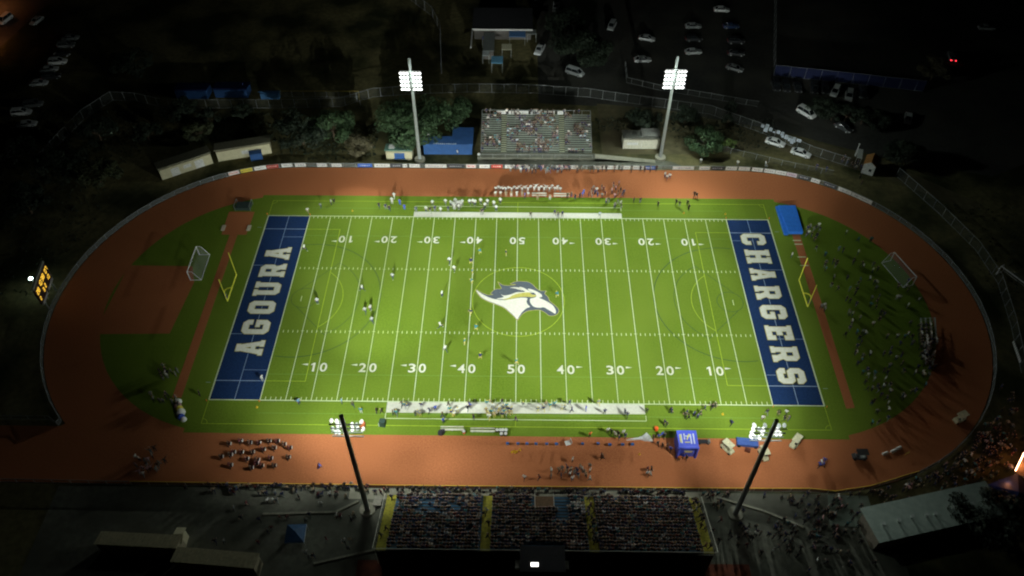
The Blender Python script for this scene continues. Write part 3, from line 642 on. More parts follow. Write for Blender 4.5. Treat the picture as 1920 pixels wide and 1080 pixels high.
def near_bleacher():
    x0, x1, n, dy, dz, y0, z0 = [NB[k] for k in ('x0', 'x1', 'n', 'dy', 'dz', 'y0', 'z0')]; xc = (x0+x1)/2; W = x1-x0
    t = thing('grandstand', 'crowded home grandstand with blue benches and yellow aisles', 'grandstand', (xc, y0, 0))
    b = MB()
    for i in range(n): b.box((0, i*dy, z0+i*dz-.05), (W, abs(dy)-.02, .08)); b.box((0, i*dy+dy/2, z0+i*dz+.02), (W, .03, .22))
    b.build('deck', M_BDECK, t)
    MB().box((0, .55, z0/2), (W, .35, z0)).build('front_wall', M_CONC, t)
    ais = [x0+.85-xc, -4.3-xc, 11.9-xc, x1-.85-xc]
    vx0, vx1 = 3.2-xc, 6.2-xc
    spans = [(ais[0]+.85, ais[1]-.75), (ais[1]+.75, ais[2]-.8), (ais[2]+.8, ais[3]-.85)]
    seats = []
    for i in range(n):
        b = MB()
        for a, c in spans:
            parts = [(a, c)]
            if i < 4 and a < vx0 < c: parts = [(a, vx0-.1), (vx1+.1, c)]
            for p, q in parts:
                b.box(((p+q)/2, i*dy-.12, z0+i*dz+.42), (q-p, .28, .06))
                x = p+.28
                while x < q-.15: seats.append((xc+x, y0+i*dy-.12, z0+i*dz+.46, i)); x += .52
        b.build('bench', M_BBENCH, t)
    for k, a in enumerate(ais):
        b = MB(); w = 1.5
        for i in range(n): b.box((a, i*dy+.02, z0+i*dz+.03), (w, abs(dy)-.06, .06))
        for i in range(n-1): b.box((a, i*dy+dy*.55, z0+i*dz+.14), (w, abs(dy)*.30, .10))
        b.build('aisle', M_YAISLE, t)
    b = MB()
    for x, lean in ((x0-xc-.15, 0), (x1-xc+.15, 0)):
        b.tube((x, 0, z0+1.15), (x, n*dy, z0+n*dz+1.15), .05, .05, 5)
        for i in range(0, n+1, 2): b.tube((x, i*dy, 0), (x, i*dy, z0+i*dz+1.15), .04, .04, 5)
    b.tube((x0-xc, n*dy, z0+n*dz+1.1), (x1-xc, n*dy, z0+n*dz+1.1), .04, .04, 5)
    for x in (ais[0], ais[1]+.7, ais[2], vx0, vx1): b.tube((x, .9, z0*.2), (x, .9, z0+1.0), .035, .035, 5)
    b.tube((vx0, .4, z0+1.0), (vx0, 4*dy, z0+4*dz+.7), .045, .045, 5); b.tube((vx1, .4, z0+1.0), (vx1, 4*dy, z0+4*dz+.7), .045, .045, 5); b.tube((vx0, 4*dy, z0+4*dz+.7), (vx1, 4*dy, z0+4*dz+.7), .045, .045, 5)
    b.build('railing', mat('pale_railing', (.62, .60, .50), .5), t)
    MB().box(((vx0+vx1)/2, 2*dy-.1, z0+2*dz+.36), (vx1-vx0-.1, abs(dy)*3.9, .10)).build('stage_platform', mat('brown_platform', (.17, .10, .05), .8), t)
    b = MB()
    for i in range(7): b.box((x0-xc-1.5, .5-i*.32, .1+i*.19), (1.3, .3, .08))
    b.build('side_stairs', mat('pale_stairs', (.36, .34, .28), .7), t)
    MB().box((0, n*dy+.25, (z0+n*dz)/2-.3), (W-.4, .10, z0+n*dz-.6)).build('back_wall', mat('dark_back_wall', (.05, .04, .04), .8), t)
    return seats
NSEATS = near_bleacher()
# press box at the back of the grandstand
t = thing('press_box', 'black roofed press box at the back of the grandstand with one lit opening', 'press box', (4.1, -56.6, 0))
for x in (-2.6, 2.6):
    for y in (-1.6, 1.4): MB().tube((x, y, 0), (x, y, 5.6), .12, .12, 6).build('post', M_GALV, t)
MB().box((0, 0, 6.7), (6.0, 3.4, 2.2)).build('wall', mat('press_box_wall', (.03, .03, .032), .8), t)
MB().box((0, 0, 7.9), (6.5, 3.9, .14)).build('roof', mat('press_box_roof', (.018, .018, .02), .9), t)
MB().box((-1.15, -.9, 8.02), (1.05, .55, .06)).build('lit_hatch', mat('lit_hatch', (1, 1, 1), .5, emit=(1, .98, .9), es=4), t)
for x in (-3.5, 3.5): MB().box((x, 0.3, 5.2), (.9, 1.3, .12)).build('camera_deck', mat('camera_deck', (.30, .28, .24), .7), t)

# ================================================================ BUILDINGS
M_CREAM = mat('cream_siding', (.58, .54, .36), .75, (.50, .46, .30), 1.5); M_ROOFM = mat('ribbed_roof', (.30, .28, .20), .6, (.23, .22, .15), 2.2)
def hut(name, label, c, rz, L, D, h, roof, wall, cat='building', over=.25, pitch=.45, items=(), gable=False):
    t = thing(name, label, cat, (c[0], c[1], 0), rz)
    MB().box((0, 0, h/2), (L, D, h)).build('wall', wall, t)
    b = MB()
    if gable:
        H = h+pitch
        for s in (-1, 1): b.quad((-L/2-over, s*(D/2+over), h-.05), (L/2+over, s*(D/2+over), h-.05), (L/2+over, 0, H), (-L/2-over, 0, H)); b.quad((-L/2-over, s*(D/2+over), h-.15), (L/2+over, s*(D/2+over), h-.15), (L/2+over, 0, H-.1), (-L/2-over, 0, H-.1))
        r = b.build('roof', roof, t)
        g = MB()
        for x in (-L/2, L/2): g.poly([(x, -D/2, h), (x, D/2, h), (x, 0, H-.05)])
        g.build('gable', wall, t)
    else:
        b.box((0, 0, h+.08+pitch/2), (L+2*over, D+2*over, .14), rx=-math.atan2(pitch, D)); r = b.build('roof', roof, t)
        b = MB(); ribs = int(L/0.9)
        for i in range(ribs): b.box((-L/2+(i+.5)*L/ribs, 0, h+.175+pitch/2), (.07, D+2*over-.05, .05), rx=-math.atan2(pitch, D))
        b.build('roof_ribs', roof, r)
    for nm, x, y, z, sx, sy, sz, m in items: MB().box((x, y, z), (sx, sy, sz)).build(nm, m, t)
    return t
M_WDOOR = mat('white_door', (.75, .75, .72), .5); M_DGL = mat('dark_window', (.03, .035, .04), .15, spec=.5); M_BLUE = mat('blue_paint', (.03, .09, .25), .6, (.025, .075, .21), 1.2)
a = at(305, 338); b_ = at(400, 306); c = (a+b_)/2; ang = math.atan2(b_.y-a.y, b_.x-a.x); L = (b_-a).length; nv = Vector((-math.sin(ang), math.cos(ang), 0))
hut('portable_building', 'long cream portable with three pale doors at the AGOURA bend', (c+nv*1.6), ang, L, 3.2, 2.7, M_ROOFM, M_CREAM, items=[('door', -L*.22, -1.63, 1.15, 1.9, .06, 2.1, M_WDOOR), ('window', L*.02, -1.63, 1.6, 1.8, .06, .9, M_WDOOR), ('door', L*.25, -1.63, 1.15, 2.0, .06, 2.1, M_WDOOR)])
a = at(410, 303); b_ = at(510, 287); c = (a+b_)/2; ang = math.atan2(b_.y-a.y, b_.x-a.x); L = (b_-a).length; nv = Vector((-math.sin(ang), math.cos(ang), 0))
hut('portable_building', 'long cream portable with a blue box parked against it', (c+nv*1.6), ang, L, 3.2, 2.7, M_ROOFM, M_CREAM, items=[('window', L*.02, -1.63, 1.5, 1.6, .06, 1.0, M_WDOOR)])
p = at(482, 298); tag(MB().box((0, 0, .95), (2.7, 1.4, 1.9), 0).box((0, 0, 1.93), (2.9, 1.6, .08)).build('storage_box', M_BLUE, None, (p.x, p.y, 0), .28), 'blue storage box in front of the cream portable', 'storage box')
hut('snack_shed', 'small cream shed with green roof and blue shutter by the floodlight tower', (-28.1, 45.6), 0, 6.1, 2.8, 2.4, mat('green_roof', (.18, .33, .26), .6, (.14, .27, .22), 2), M_CREAM, 'shed', items=[('shutter', .1, -1.43, 1.3, 2.4, .06, 1.6, M_BLUE), ('counter', .1, -1.6, .62, 2.6, .35, .08, M_BLUE), ('roof_hatch', -1.7, -.1, 2.95, 1.3, 1.6, .10, M_WDOOR)])
t = thing('canopy_building', 'deep blue L-shaped canopy building beside the far bleacher', 'building', (-16.7, 47.5, 0))
MB().prism([(-6.0, -1.2), (5.9, -1.2), (5.9, 5.6), (.9, 5.6), (.9, 2.0), (-6.0, 2.0)], 2.9, 3.08).build('roof', M_BLUE, t)
MB().prism([(-5.8, -1.0), (5.7, -1.0), (5.7, 5.4), (1.1, 5.4), (1.1, 1.8), (-5.8, 1.8)], 0, 2.9).build('wall', M_BLUE, t)
b = MB(); r = random.Random(3); x = -3.4
while x < 2.0: b.box((x+.2, -.9, 3.10), (r.uniform(.25, .45), .32, .02)); x += .5
b.build('sign_lettering', mat('pale_lettering', (.6, .66, .78), .6), t)
t2 = at(793, 262, 3)
tag(MB().tube((0, 0, 0), (0, 0, 3.3), .05, .05, 6).box((0, 0, 3.6), (.8, .12, .7)).build('sign_box', M_WDOOR, None, (-21.4, 49.8, 0)), 'small white box on a post behind the left floodlight tower', 'sign box')
hut('equipment_shed', 'cream shed with a dark two part roof behind the right floodlight tower', (29.4, 51.0), 0, 8.6, 3.4, 2.7, mat('dark_felt_roof', (.14, .14, .12), .8), mat('cream_white_siding', (.66, .64, .52), .75), 'shed', items=[('window', -2.1, -1.73, 1.5, 2.6, .06, .7, M_WDOOR), ('roof_upper', 2.2, .4, 3.35, 4.4, 2.8, .16, mat('grey_roof', (.22, .22, .20), .8)), ('downpipe', .1, -1.76, 1.3, .08, .08, 2.6, M_WDOOR)])
t = thing('ticket_booth', 'white gabled ticket booth with an orange brown roof', 'booth', (at(1628, 325).x+.3, at(1628, 325).y+1.2, 0), math.radians(62))
MB().box((0, 0, 1.3), (3.6, 2.6, 2.6)).build('wall', M_WDOOR, t)
g = MB(); g.poly([(-1.8, -1.3, 2.6), (-1.8, 1.3, 2.6), (-1.8, 0, 3.5)]); g.poly([(1.8, -1.3, 2.6), (1.8, 1.3, 2.6), (1.8, 0, 3.5)]); g.build('gable', M_WDOOR, t)
b = MB()
for s in (-1, 1): b.quad((-1.85, s*1.5, 2.5), (2.1, s*1.5, 2.5), (2.1, 0, 3.55), (-1.85, 0, 3.55))
b.build('roof', mat('rust_roof', (.33, .16, .05), .7, (.22, .10, .03), 1.4), t)
MB().box((-1.83, -.4, 1.3), (.05, .6, .7)).build('hatch', M_DGL, t)
p = at(1607, 302); tag(MB().box((0, 0, 2.2), (1.2, 3.6, .1)).tube((-.5, -1.6, 0), (-.5, -1.6, 2.2), .05, .05, 5).tube((.5, 1.6, 0), (.5, 1.6, 2.2), .05, .05, 5).tube((.5, -1.6, 0), (.5, -1.6, 2.2), .05, .05, 5).tube((-.5, 1.6, 0), (-.5, 1.6, 2.2), .05, .05, 5).build('gate_canopy', mat('pale_panel', (.48, .5, .46), .6), None, (p.x, p.y, 0), -.35), 'narrow pale canopy beside the ticket booth', 'canopy')
p = at(1603, 292); t = thing('light_pole', 'slim pale pole standing behind the ticket booth canopy', 'pole', (p.x, p.y, 0))
MB().tube((0, 0, 0), (0, 0, 3.4), .10, .07, 8).build('pole', mat('pale_pole', (.8, .8, .78), .4), t); MB().dome((0, 0, 3.4), .22, .16, 8, 3).build('cap', M_WDOOR, t)
# restroom building at the lower right, long ones at the lower left
M_PALEROOF = mat('pale_green_roof', (.42, .50, .44), .7, (.34, .42, .37), 1.2)
P = [at(*p, 4) for p in ((1613, 953), (1847, 902), (1888, 965), (1650, 1018))]; c = sum(P, Vector())/4; ang = math.atan2(P[1].y-P[0].y, P[1].x-P[0].x)
t = thing('field_house', 'long flat building with a pale green roof and a row of vents', 'building', (c.x, c.y, 0), ang)
L = (P[1]-P[0]).length; D = abs((P[3]-P[0]).dot(Vector((-math.sin(ang), math.cos(ang), 0))))
MB().box((0, 0, 4.0), (L, D, .22)).build('roof', M_PALEROOF, t); MB().box((0, 0, 1.94), (L-1.2, D-1.0, 3.88)).build('wall', mat('tan_block', (.30, .26, .20), .85), t)
me = MB().tube((0, 0, 0), (0, 0, .45), .16, .16, 8).tube((0, 0, .45), (0, 0, .55), .3, .3, 8).mesh('roof_vent', [mat('vent_metal', (.6, .66, .62), .4)])
rf = [o for o in t.children if o.name.startswith('roof')][0]
for px, py in ((1656, 984), (1684, 977), (1709, 970), (1737, 967), (1753, 965), (1785, 953), (1823, 946), (1845, 939)):
    q = at(px, py, 4.2); v = Matrix.Rotation(-ang, 3, 'Z') @ (Vector((q.x, q.y, 0))-c); o = bpy.data.objects.new('roof_vent', me); COL.objects.link(o); o.parent = rf; o.location = (v.x, v.y, 4.11)
def long_house(pts, h, label):
    P = [at(*p, h) for p in pts]; c = sum(P, Vector())/4; ang = math.atan2(P[1].y-P[0].y, P[1].x-P[0].x); L = (P[1]-P[0]).length; D = (P[3]-P[0]).length
    hut('long_building', label, (c.x, c.y), ang, L, D, h, mat('tan_ribbed_roof', (.27, .24, .15), .7, (.20, .18, .11), 2.4), mat('tan_wall', (.34, .30, .20), .8), over=.2, pitch=.5)
long_house(((190, 998), (337, 1005), (332, 1032), (183, 1022)), 3.2, 'long tan roofed building, the farther of the two low ones below the sprint chute')
long_house(((333, 1028), (483, 1040), (475, 1067), (328, 1055)), 3.2, 'long ribbed roof building below the blue pop-up tent')
hut('entrance_porch', 'pale gable porch at the end of the tan roofed building', at(345, 1018, 0)[:2], 0, 1.0, 2.2, 2.6, M_CREAM, M_CREAM, 'porch', gable=True)
# clubhouse and batting cages far off
bx = at(960, 100)
M_DKROOF = mat('dark_club_roof', (.04, .04, .045), .8)
t = thing('clubhouse', 'dark roofed clubhouse with white fascia beyond the far fence', 'building', (-4.8, 93, 0))
MB().box((0, 11.5, 3.3), (17, 12, .3)).build('roof', M_DKROOF, t); MB().box((0, 11.5, 1.57), (16, 11, 3.14)).build('wall', mat('club_wall', (.12, .11, .10), .8), t)
MB().box((0, 5.35, 3.35), (17, .15, .5)).box((-8.4, .8, 3.2), (.3, 9, .5)).build('fascia', mat('white_fascia', (.6, .6, .58), .6), t)
MB().box((-3.6, .2, 2.6), (3.0, 9.6, .3)).build('walkway_roof', mat('grey_walkway_roof', (.17, .19, .18), .8), t)
MB().box((-3.6, .2, 1.22), (2.6, 9.2, 2.44)).build('walkway_wall', mat('club_wall', (.12, .11, .10), .8), t)
t0 = at(932, 108, 2.7)
def sun_shade(px, py, sx, sy, m, label, h=2.6):
    p = at(px, py, h); t = thing('shade_canopy', label, 'canopy', (p.x, p.y, 0))
    MB().box((0, 0, h), (sx, sy, .12)).build('roof', m, t)
    for x in (-1, 1):
        for y in (-1, 1): MB().tube((x*sx*.46, y*sy*.46, 0), (x*sx*.46, y*sy*.46, h), .05, .05, 5).build('post', M_GALV, t)
M_SKY = mat('light_blue_cloth', (.16, .42, .62), .7); M_MIDB = mat('mid_blue_cloth', (.09, .22, .48), .7)
sun_shade(932, 112, 3.1, 3.4, M_SKY, 'light blue canopy at the end of the clubhouse walkway', 3)
sun_shade(970, 63, 4.6, 3.6, M_MIDB, 'mid blue canopy against the clubhouse wall')
sun_shade(950, 88, 2.7, 2.9, mat('cream_cloth', (.62, .60, .42), .7), 'cream square canopy beside the clubhouse walkway')
sun_shade(911, 100, 1.8, 2.4, mat('pale_grey_cloth', (.42, .46, .46), .7), 'pale grey canopy inside the clubhouse yard')
sun_shade(912, 71, 2.4, 1.7, mat('lilac_cloth', (.16, .17, .30), .7), 'dull lilac canopy inside the clubhouse yard')
sun_shade(997, 60, 2.6, 2.4, mat('grey_cloth', (.20, .22, .21), .7), 'small grey canopy beside the mid blue one')
# dugouts
hut('dugout', 'long dark blue dugout roof behind the trees', at(365, 178)[:2], 0, 8.2, 3.5, 2.2, mat('navy_roof', (.010, .020, .10), .6), M_BLUE, 'dugout')
hut('dugout', 'second dark blue dugout roof beside the yellow topped fence', at(438, 176)[:2], 0, 8.5, 3.5, 2.2, mat('navy_roof', (.010, .020, .10), .6), M_BLUE, 'dugout')
hut('ball_cage_box', 'short bright blue box at the end of the yellow topped fence', at(508, 184)[:2], 0, 4.8, 1.2, 1.7, mat('pale_blue_top', (.07, .20, .42), .6), mat('pale_blue_side', (.07, .20, .42), .6), 'dugout')
# pop-up tents
def tent(px, py, s, m, label, h=2.3, rz=0, trim=None):
    p = at(px, py, h); t = thing('popup_tent', label, 'tent', (p.x, p.y, 0), rz)
    b = MB(); c = [(-s/2, -s/2, h), (s/2, -s/2, h), (s/2, s/2, h), (-s/2, s/2, h)]; ap = (0, 0, h+1.0)
    for i in range(4): b.poly([c[i], c[(i+1) % 4], ap]); q = [(*c[i][:2], h-.3), (*c[(i+1) % 4][:2], h-.3)]; b.quad(q[0], q[1], c[(i+1) % 4], c[i], mi=1 if trim else 0)
    b.build('canopy', [m, trim or m], t)
    for x, y, _ in c: MB().tube((x*.97, y*.97, 0), (x*.97, y*.97, h), .035, .035, 5).build('leg', M_GALV, t)
    return t
tent(554, 1000, 3.0, mat('navy_canopy', (.03, .09, .20), .5), 'navy pop-up tent with white trim on the concourse below the chute', trim=mat('pale_trim', (.45, .50, .55), .6), rz=.05)
tent(1905, 928, 6.0, mat('royal_canopy', (.004, .014, .09), .6), 'large dark blue tent behind the field house', h=2.6, rz=.35)

# ================================================================ TREES
M_BARK = mat('bark', (.10, .07, .045), .9)
def leafmat(name, a, b_, ): return mat(name, a, .7, b_, .9, lo=.3, hi=.7)
LEAF = {'green': leafmat('green_leaves', (.040, .075, .028), (.014, .030, .012)), 'olive': leafmat('olive_leaves', (.05, .058, .022), (.020, .026, .012)),
        'dark': leafmat('dark_leaves', (.018, .028, .014), (.008, .014, .008)), 'lime': leafmat('yellow_green_leaves', (.10, .15, .035), (.045, .07, .02)), 'dry': leafmat('dry_leaves', (.10, .085, .045), (.05, .045, .025))}
def tree(px, py, rx, h, kind, label, seed, dens=1.0, group='trees round the stadium', name='broadleaf_tree'):
    """px, py: where the trunk stands; rx crown radius, h total height"""
    r = random.Random(seed); p = at(px, py); t = thing(name, label, 'tree', (p.x, p.y, -.08), r.uniform(0, 6), group)
    b = MB(); th = h*.35; b.tube((0, 0, 0), (0, 0, th), .05*h*.6+.06, .03*h*.6+.04, 7)
    cl = []
    nb = int(7+rx*2.2)
    for i in range(nb):
        a = r.uniform(0, 6.283); rr = rx*math.sqrt(r.uniform(.02, .85)); z = h*r.uniform(.42, .86)*(1-.28*(rr/rx)**2)
        cr = rx*r.uniform(.24, .42); c = Vector((rr*math.cos(a), rr*math.sin(a), z)); cl.append((c, cr))
        b.tube((0, 0, th*.9), c*.9, .035*h*.4+.02, .02, 5)
    cl.append((Vector((0, 0, h*.78)), rx*.45))
    b.build('trunk', M_BARK, t)
    m = MB(); N = int(2600*dens)
    for i in range(N):
        c, cr = cl[r.randrange(len(cl))]
        while True:
            u = Vector((r.uniform(-1, 1), r.uniform(-1, 1), r.uniform(-1, 1)))
            if .15 < u.length < 1: break
        u *= (u.length**-.4); q = c + Vector((u.x, u.y, u.z*.75))*cr
        s = r.uniform(.12, .27)*(.7+rx*.07); nn = (u.normalized()+Vector((r.uniform(-.8, .8), r.uniform(-.8, .8), r.uniform(-.2, 1)))).normalized(); e1 = nn.orthogonal().normalized(); e2 = nn.cross(e1)
        m.quad(q-e1*s-e2*s*.6, q+e1*s-e2*s*.4, q+e1*s*.8+e2*s*.7, q-e1*s*.7+e2*s*.6)
    m.build('crown', LEAF[kind], t)
    return t
T = [(775,262,8.2,9.5,'green','big bushy green tree lit up behind the left far floodlight tower'),
 (842,235,5.0,7.5,'green','green tree between the left far floodlight tower and the blue canopy'),
 (570,270,6.2,8.5,'dark','large dark tree right of the cream portables'),
 (628,262,5.2,8,'green','dull green tree at the edge of the large dark tree'),
 (672,290,3.6,5,'dry','brownish thin tree left of the green roofed shed'),
 (1318,285,4.6,6.5,'green','green tree right of the right far floodlight tower'),
 (1363,282,1.8,3.6,'lime','small yellow green tree between the green tree and the pale cars'),
 (1208,242,4.2,5.5,'dark','dark bush like tree above the cream shed'),
 (1283,232,3.6,5,'dark','dark tree left of the slim posts behind the shed'),
 (1366,215,1.7,5,'dark','narrow dark tree by the bend of the perimeter fence'),
 (1362,238,1.6,4.5,'dark','narrow dark tree inside the perimeter fence'),
 (280,262,3.4,5,'dark','dark round tree above the farther cream portable'),
 (392,238,2.8,5,'dark','dark slim tree between the two cream portables'),
 (375,262,3.2,5,'olive','olive tree behind the gap of the two cream portables'),
 (456,222,2.6,4.5,'dark','dark tree above the cream portable with the blue box'),
 (345,225,4.2,6,'dark','dark tree below the first dugout'),
 (190,262,4.6,6,'dark','dark tree on the slope below the fence bend'),
 (120,330,5.4,7,'dark','large dark tree on the slope near the AGOURA bend'),
 (190,345,4.6,6,'olive','olive tree on the slope above the AGOURA bend'),
 (60,400,5.4,7,'dark','dark tree at the edge of the slope beside the street'),
 (40,300,4.4,6,'dark','dark tree beside the parked cars of the street'),
 (1088,110,7.2,8,'dark','wide dark tree shading the cars right of the clubhouse'),
 (1060,62,5.5,7,'dark','dark tree above the silver car by the clubhouse'),
 (1120,122,5.2,7,'dark','dark tree touching the wide dark tree right of the clubhouse'),
 (1535,212,3.2,4.5,'dark','dark round tree next to the white van in the car park'),
 (1558,225,3.0,4.5,'dark','second dark round tree from the white van in the car park'),
 (1584,226,3.0,4.5,'dark','third dark round tree from the white van in the car park'),
 (1614,232,3.0,4.5,'dark','fourth dark round tree from the white van in the car park'),
 (1640,236,3.0,4.5,'dark','fifth and last dark round tree from the white van in the car park'),
 (1690,310,4.6,6,'dark','dark tree outside the fence above the CHARGERS bend'),
 (1745,150,3.8,7,'dry','leafless pale tree beside the exit lane'),
 (250,135,5,6,'dark','dark tree between the street and the fence bend'),
 (1840,985,5.5,6.5,'dark','dark tree behind the field house'),
 (1640,985,1.6,3.2,'dark','small dark tree at the gable of the field house')]
for i, (px, py, rx, h, k, lb) in enumerate(T): tree(px, py, rx, h, k, lb, 50+i, dens=min(2.6, .35+rx*rx*.04))
# low scrub on the slopes
sc = MB(); r = random.Random(5)
for i in range(7000):
    zone = r.choice(((-128, -60, 46, 64), (-128, -92, 0, 50), (-62, -26, 44, 58), (18, 64, 50, 62), (95, 130, -40, 30)))
    x = r.uniform(zone[0], zone[1]); y = r.uniform(zone[2], zone[3])
    if (abs(x) > 50 and math.hypot(abs(x)-50, y) < 46) or (abs(x) <= 50 and y < 44): continue
    if -90 < x < -58 and 32 < y < 51: continue
    if -34 < x < 38 and y < 56: continue
    s = r.uniform(.10, .30); a = r.uniform(0, 3.1)
    sc.quad((x-s*math.cos(a), y-s*math.sin(a), -.05), (x+s*math.cos(a), y+s*math.sin(a), -.05), (x+s*math.cos(a)*.6, y+s*math.sin(a)*.6, s*1.1), (x-s*math.cos(a)*.7, y-s*math.sin(a)*.7, s*.9))
tag(sc.build('undergrowth', LEAF['dark']), 'low dry undergrowth on the slopes round the track', 'undergrowth', kind='stuff')

# ================================================================ CARS
M_GLASS = mat('car_glass', (.015, .018, .02), .08, spec=.8); M_TYRE = mat('tyre_rubber', (.02, .02, .02), .9); M_HEAD = mat('headlight_glass', (.8, .82, .8), .15, spec=.8)
M_TAIL = mat('tail_light', (.5, .02, .02), .3); M_TAILON = mat('lit_tail_light', (1, .05, .05), .3, emit=(1, .04, .06), es=5)
PAINT = {k: mat(k+'_car_paint', c, .3, tuple(x*.93 for x in c), .5, spec=.6) for k, c in {'white': (.78, .79, .78), 'silver': (.45, .47, .47), 'grey': (.20, .21, .21), 'black': (.025, .027, .03), 'blue': (.03, .06, .16), 'red': (.22, .02, .02)}.items()}
def loft(secs, mi=0):
    """secs: list of (x, [(y,z)...]) cross sections, closed rings"""
    b = MB(); n = len(secs[0][1])
    for x, ring in secs:
        for y, z in ring: b.v.append((x, y, z))
    for i in range(len(secs)-1):
        for j in range(n):
            k = (j+1) % n; b.f.append((i*n+j, i*n+k, (i+1)*n+k, (i+1)*n+j)); b.m.append(mi)
    b.f.append(tuple(range(n))); b.f.append(tuple((len(secs)-1)*n+j for j in reversed(range(n)))); b.m += [mi, mi]
    return b
def ringyz(w, z0, z1, top=.88): return [(-w, z0), (-w, (z0+z1)*.5), (-w*top, z1), (w*top, z1), (w, (z0+z1)*.5), (w, z0)]
def car_parts(kind):
    if kind == 'sedan': L, W, hood, roof = 4.7, .90, .86, 1.42; cab = [(-1.85, .02), (-1.05, .50), (.25, .54), (1.15, .02)]
    elif kind == 'suv': L, W, hood, roof = 4.8, .95, 1.02, 1.75; cab = [(-2.2, .10), (-1.95, .66), (.35, .72), (1.25, .04)]
    elif kind == 'van': L, W, hood, roof = 5.1, .98, 1.05, 1.9; cab = [(-2.4, .2), (-2.2, .82), (.9, .84), (1.8, .05)]
    else: L, W, hood, roof = 5.5, .98, 1.05, 1.8; cab = [(-.6, .02), (-.45, .70), (.7, .72), (1.3, .03)]
    h = L/2
    body = loft([(-h, ringyz(W*.86, .42, hood*.90)), (-h+.18, ringyz(W*.98, .30, hood*.99)), (-1.2, ringyz(W, .26, hood)), (1.1, ringyz(W, .26, hood)), (h-.45, ringyz(W*.97, .28, hood*.90)), (h, ringyz(W*.82, .40, hood*.72))])
    # cabin: glass band with painted roof and pillars
    z = hood-.03
    g = loft([(cab[0][0], ringyz(W*.86, z-.05, z+cab[0][1]+.02, .86)), (cab[1][0], ringyz(W*.88, z-.05, z+cab[1][1], .80)), (cab[2][0], ringyz(W*.88, z-.05, z+cab[2][1], .80)), (cab[3][0], ringyz(W*.86, z-.05, z+cab[3][1]+.02, .86))])
    rf = MB().quad((cab[1][0]-.02, -W*.71, z+cab[1][1]+.015), (cab[2][0]+.05, -W*.71, z+cab[2][1]+.015), (cab[2][0]+.05, W*.71, z+cab[2][1]+.015), (cab[1][0]-.02, W*.71, z+cab[1][1]+.015))
    rf.box(((cab[1][0]+cab[2][0])/2, 0, z+(cab[1][1]+cab[2][1])/2+.035), (cab[2][0]-cab[1][0]+.1, W*1.46, .04))
    for s in (-1, 1):
        rf.tube((cab[0][0]-.02, s*W*.80, z+cab[0][1]), (cab[1][0], s*W*.73, z+cab[1][1]+.02), .045, .045, 5)
        rf.tube((cab[3][0]+.02, s*W*.80, z+cab[3][1]), (cab[2][0], s*W*.73, z+cab[2][1]+.02), .045, .045, 5)
        rf.tube(((cab[1][0]+cab[2][0])/2, s*W*.89, z), ((cab[1][0]+cab[2][0])/2, s*W*.73, z+cab[1][1]+.02), .04, .04, 5)
        rf.tube((cab[0][0], s*W*.90, z+.03), (cab[3][0], s*W*.90, z+.03), .035, .035, 5)
    if kind == 'pickup': body.box((-1.65, 0, hood+.012), (1.75, W*1.5, .02), mi=1)
    wh = MB().tube((0, -.11, 0), (0, .11, 0), .33, .33, 14).tube((0, -.12, 0), (0, .12, 0), .19, .19, 10, mi=1)
    hl = MB().box((0, 0, 0), (.22, .36, .16))
    return dict(L=L, W=W, hood=hood, body=body.mesh('car_body', [PAINT['white'], M_TYRE]), glass=g.mesh('glasshouse', [M_GLASS]), roof=rf.mesh('car_roof', [PAINT['white']]), wheel=wh.mesh('wheel', [M_TYRE, M_HEAD]), hl=hl.mesh('light', [M_HEAD]))
CP = {k: car_parts(k) for k in ('sedan', 'suv', 'van', 'pickup')}
def link(name, me, parent, loc=(0, 0, 0), mats=None):
    o = bpy.data.objects.new(name, me); COL.objects.link(o); o.parent = parent; o.location = loc
    if mats:
        for i, m in enumerate(mats):
            if m: o.material_slots[i].link = 'OBJECT'; o.material_slots[i].material = m
    return o
def car(px, py, deg, kind, col, label, group=None, lit=False):
    """deg: heading in the world, 0 = towards +x"""
    p = at(px, py, .6); c = CP[kind]; t = thing('parked_car', label, 'car', (p.x, p.y, -.07), math.radians(deg), group)
    link('car_body', c['body'], t, mats=[PAINT[col]]); g = link('glasshouse', c['glass'], t); link('roof', c['roof'], t, mats=[PAINT[col]])
    for x in (-1.42, 1.42):
        for s in (-1, 1): link('wheel', c['wheel'], t, (x*c['L']/4.7, s*(c['W']-.08), .33))
    for s in (-1, 1):
        link('headlight', c['hl'], t, (c['L']/2-.14, s*c['W']*.62, c['hood']*.70)); link('tail_light', c['hl'], t, (-c['L']/2+.06, s*c['W']*.66, c['hood']*.80), mats=[M_TAILON if lit else M_TAIL])
    return t
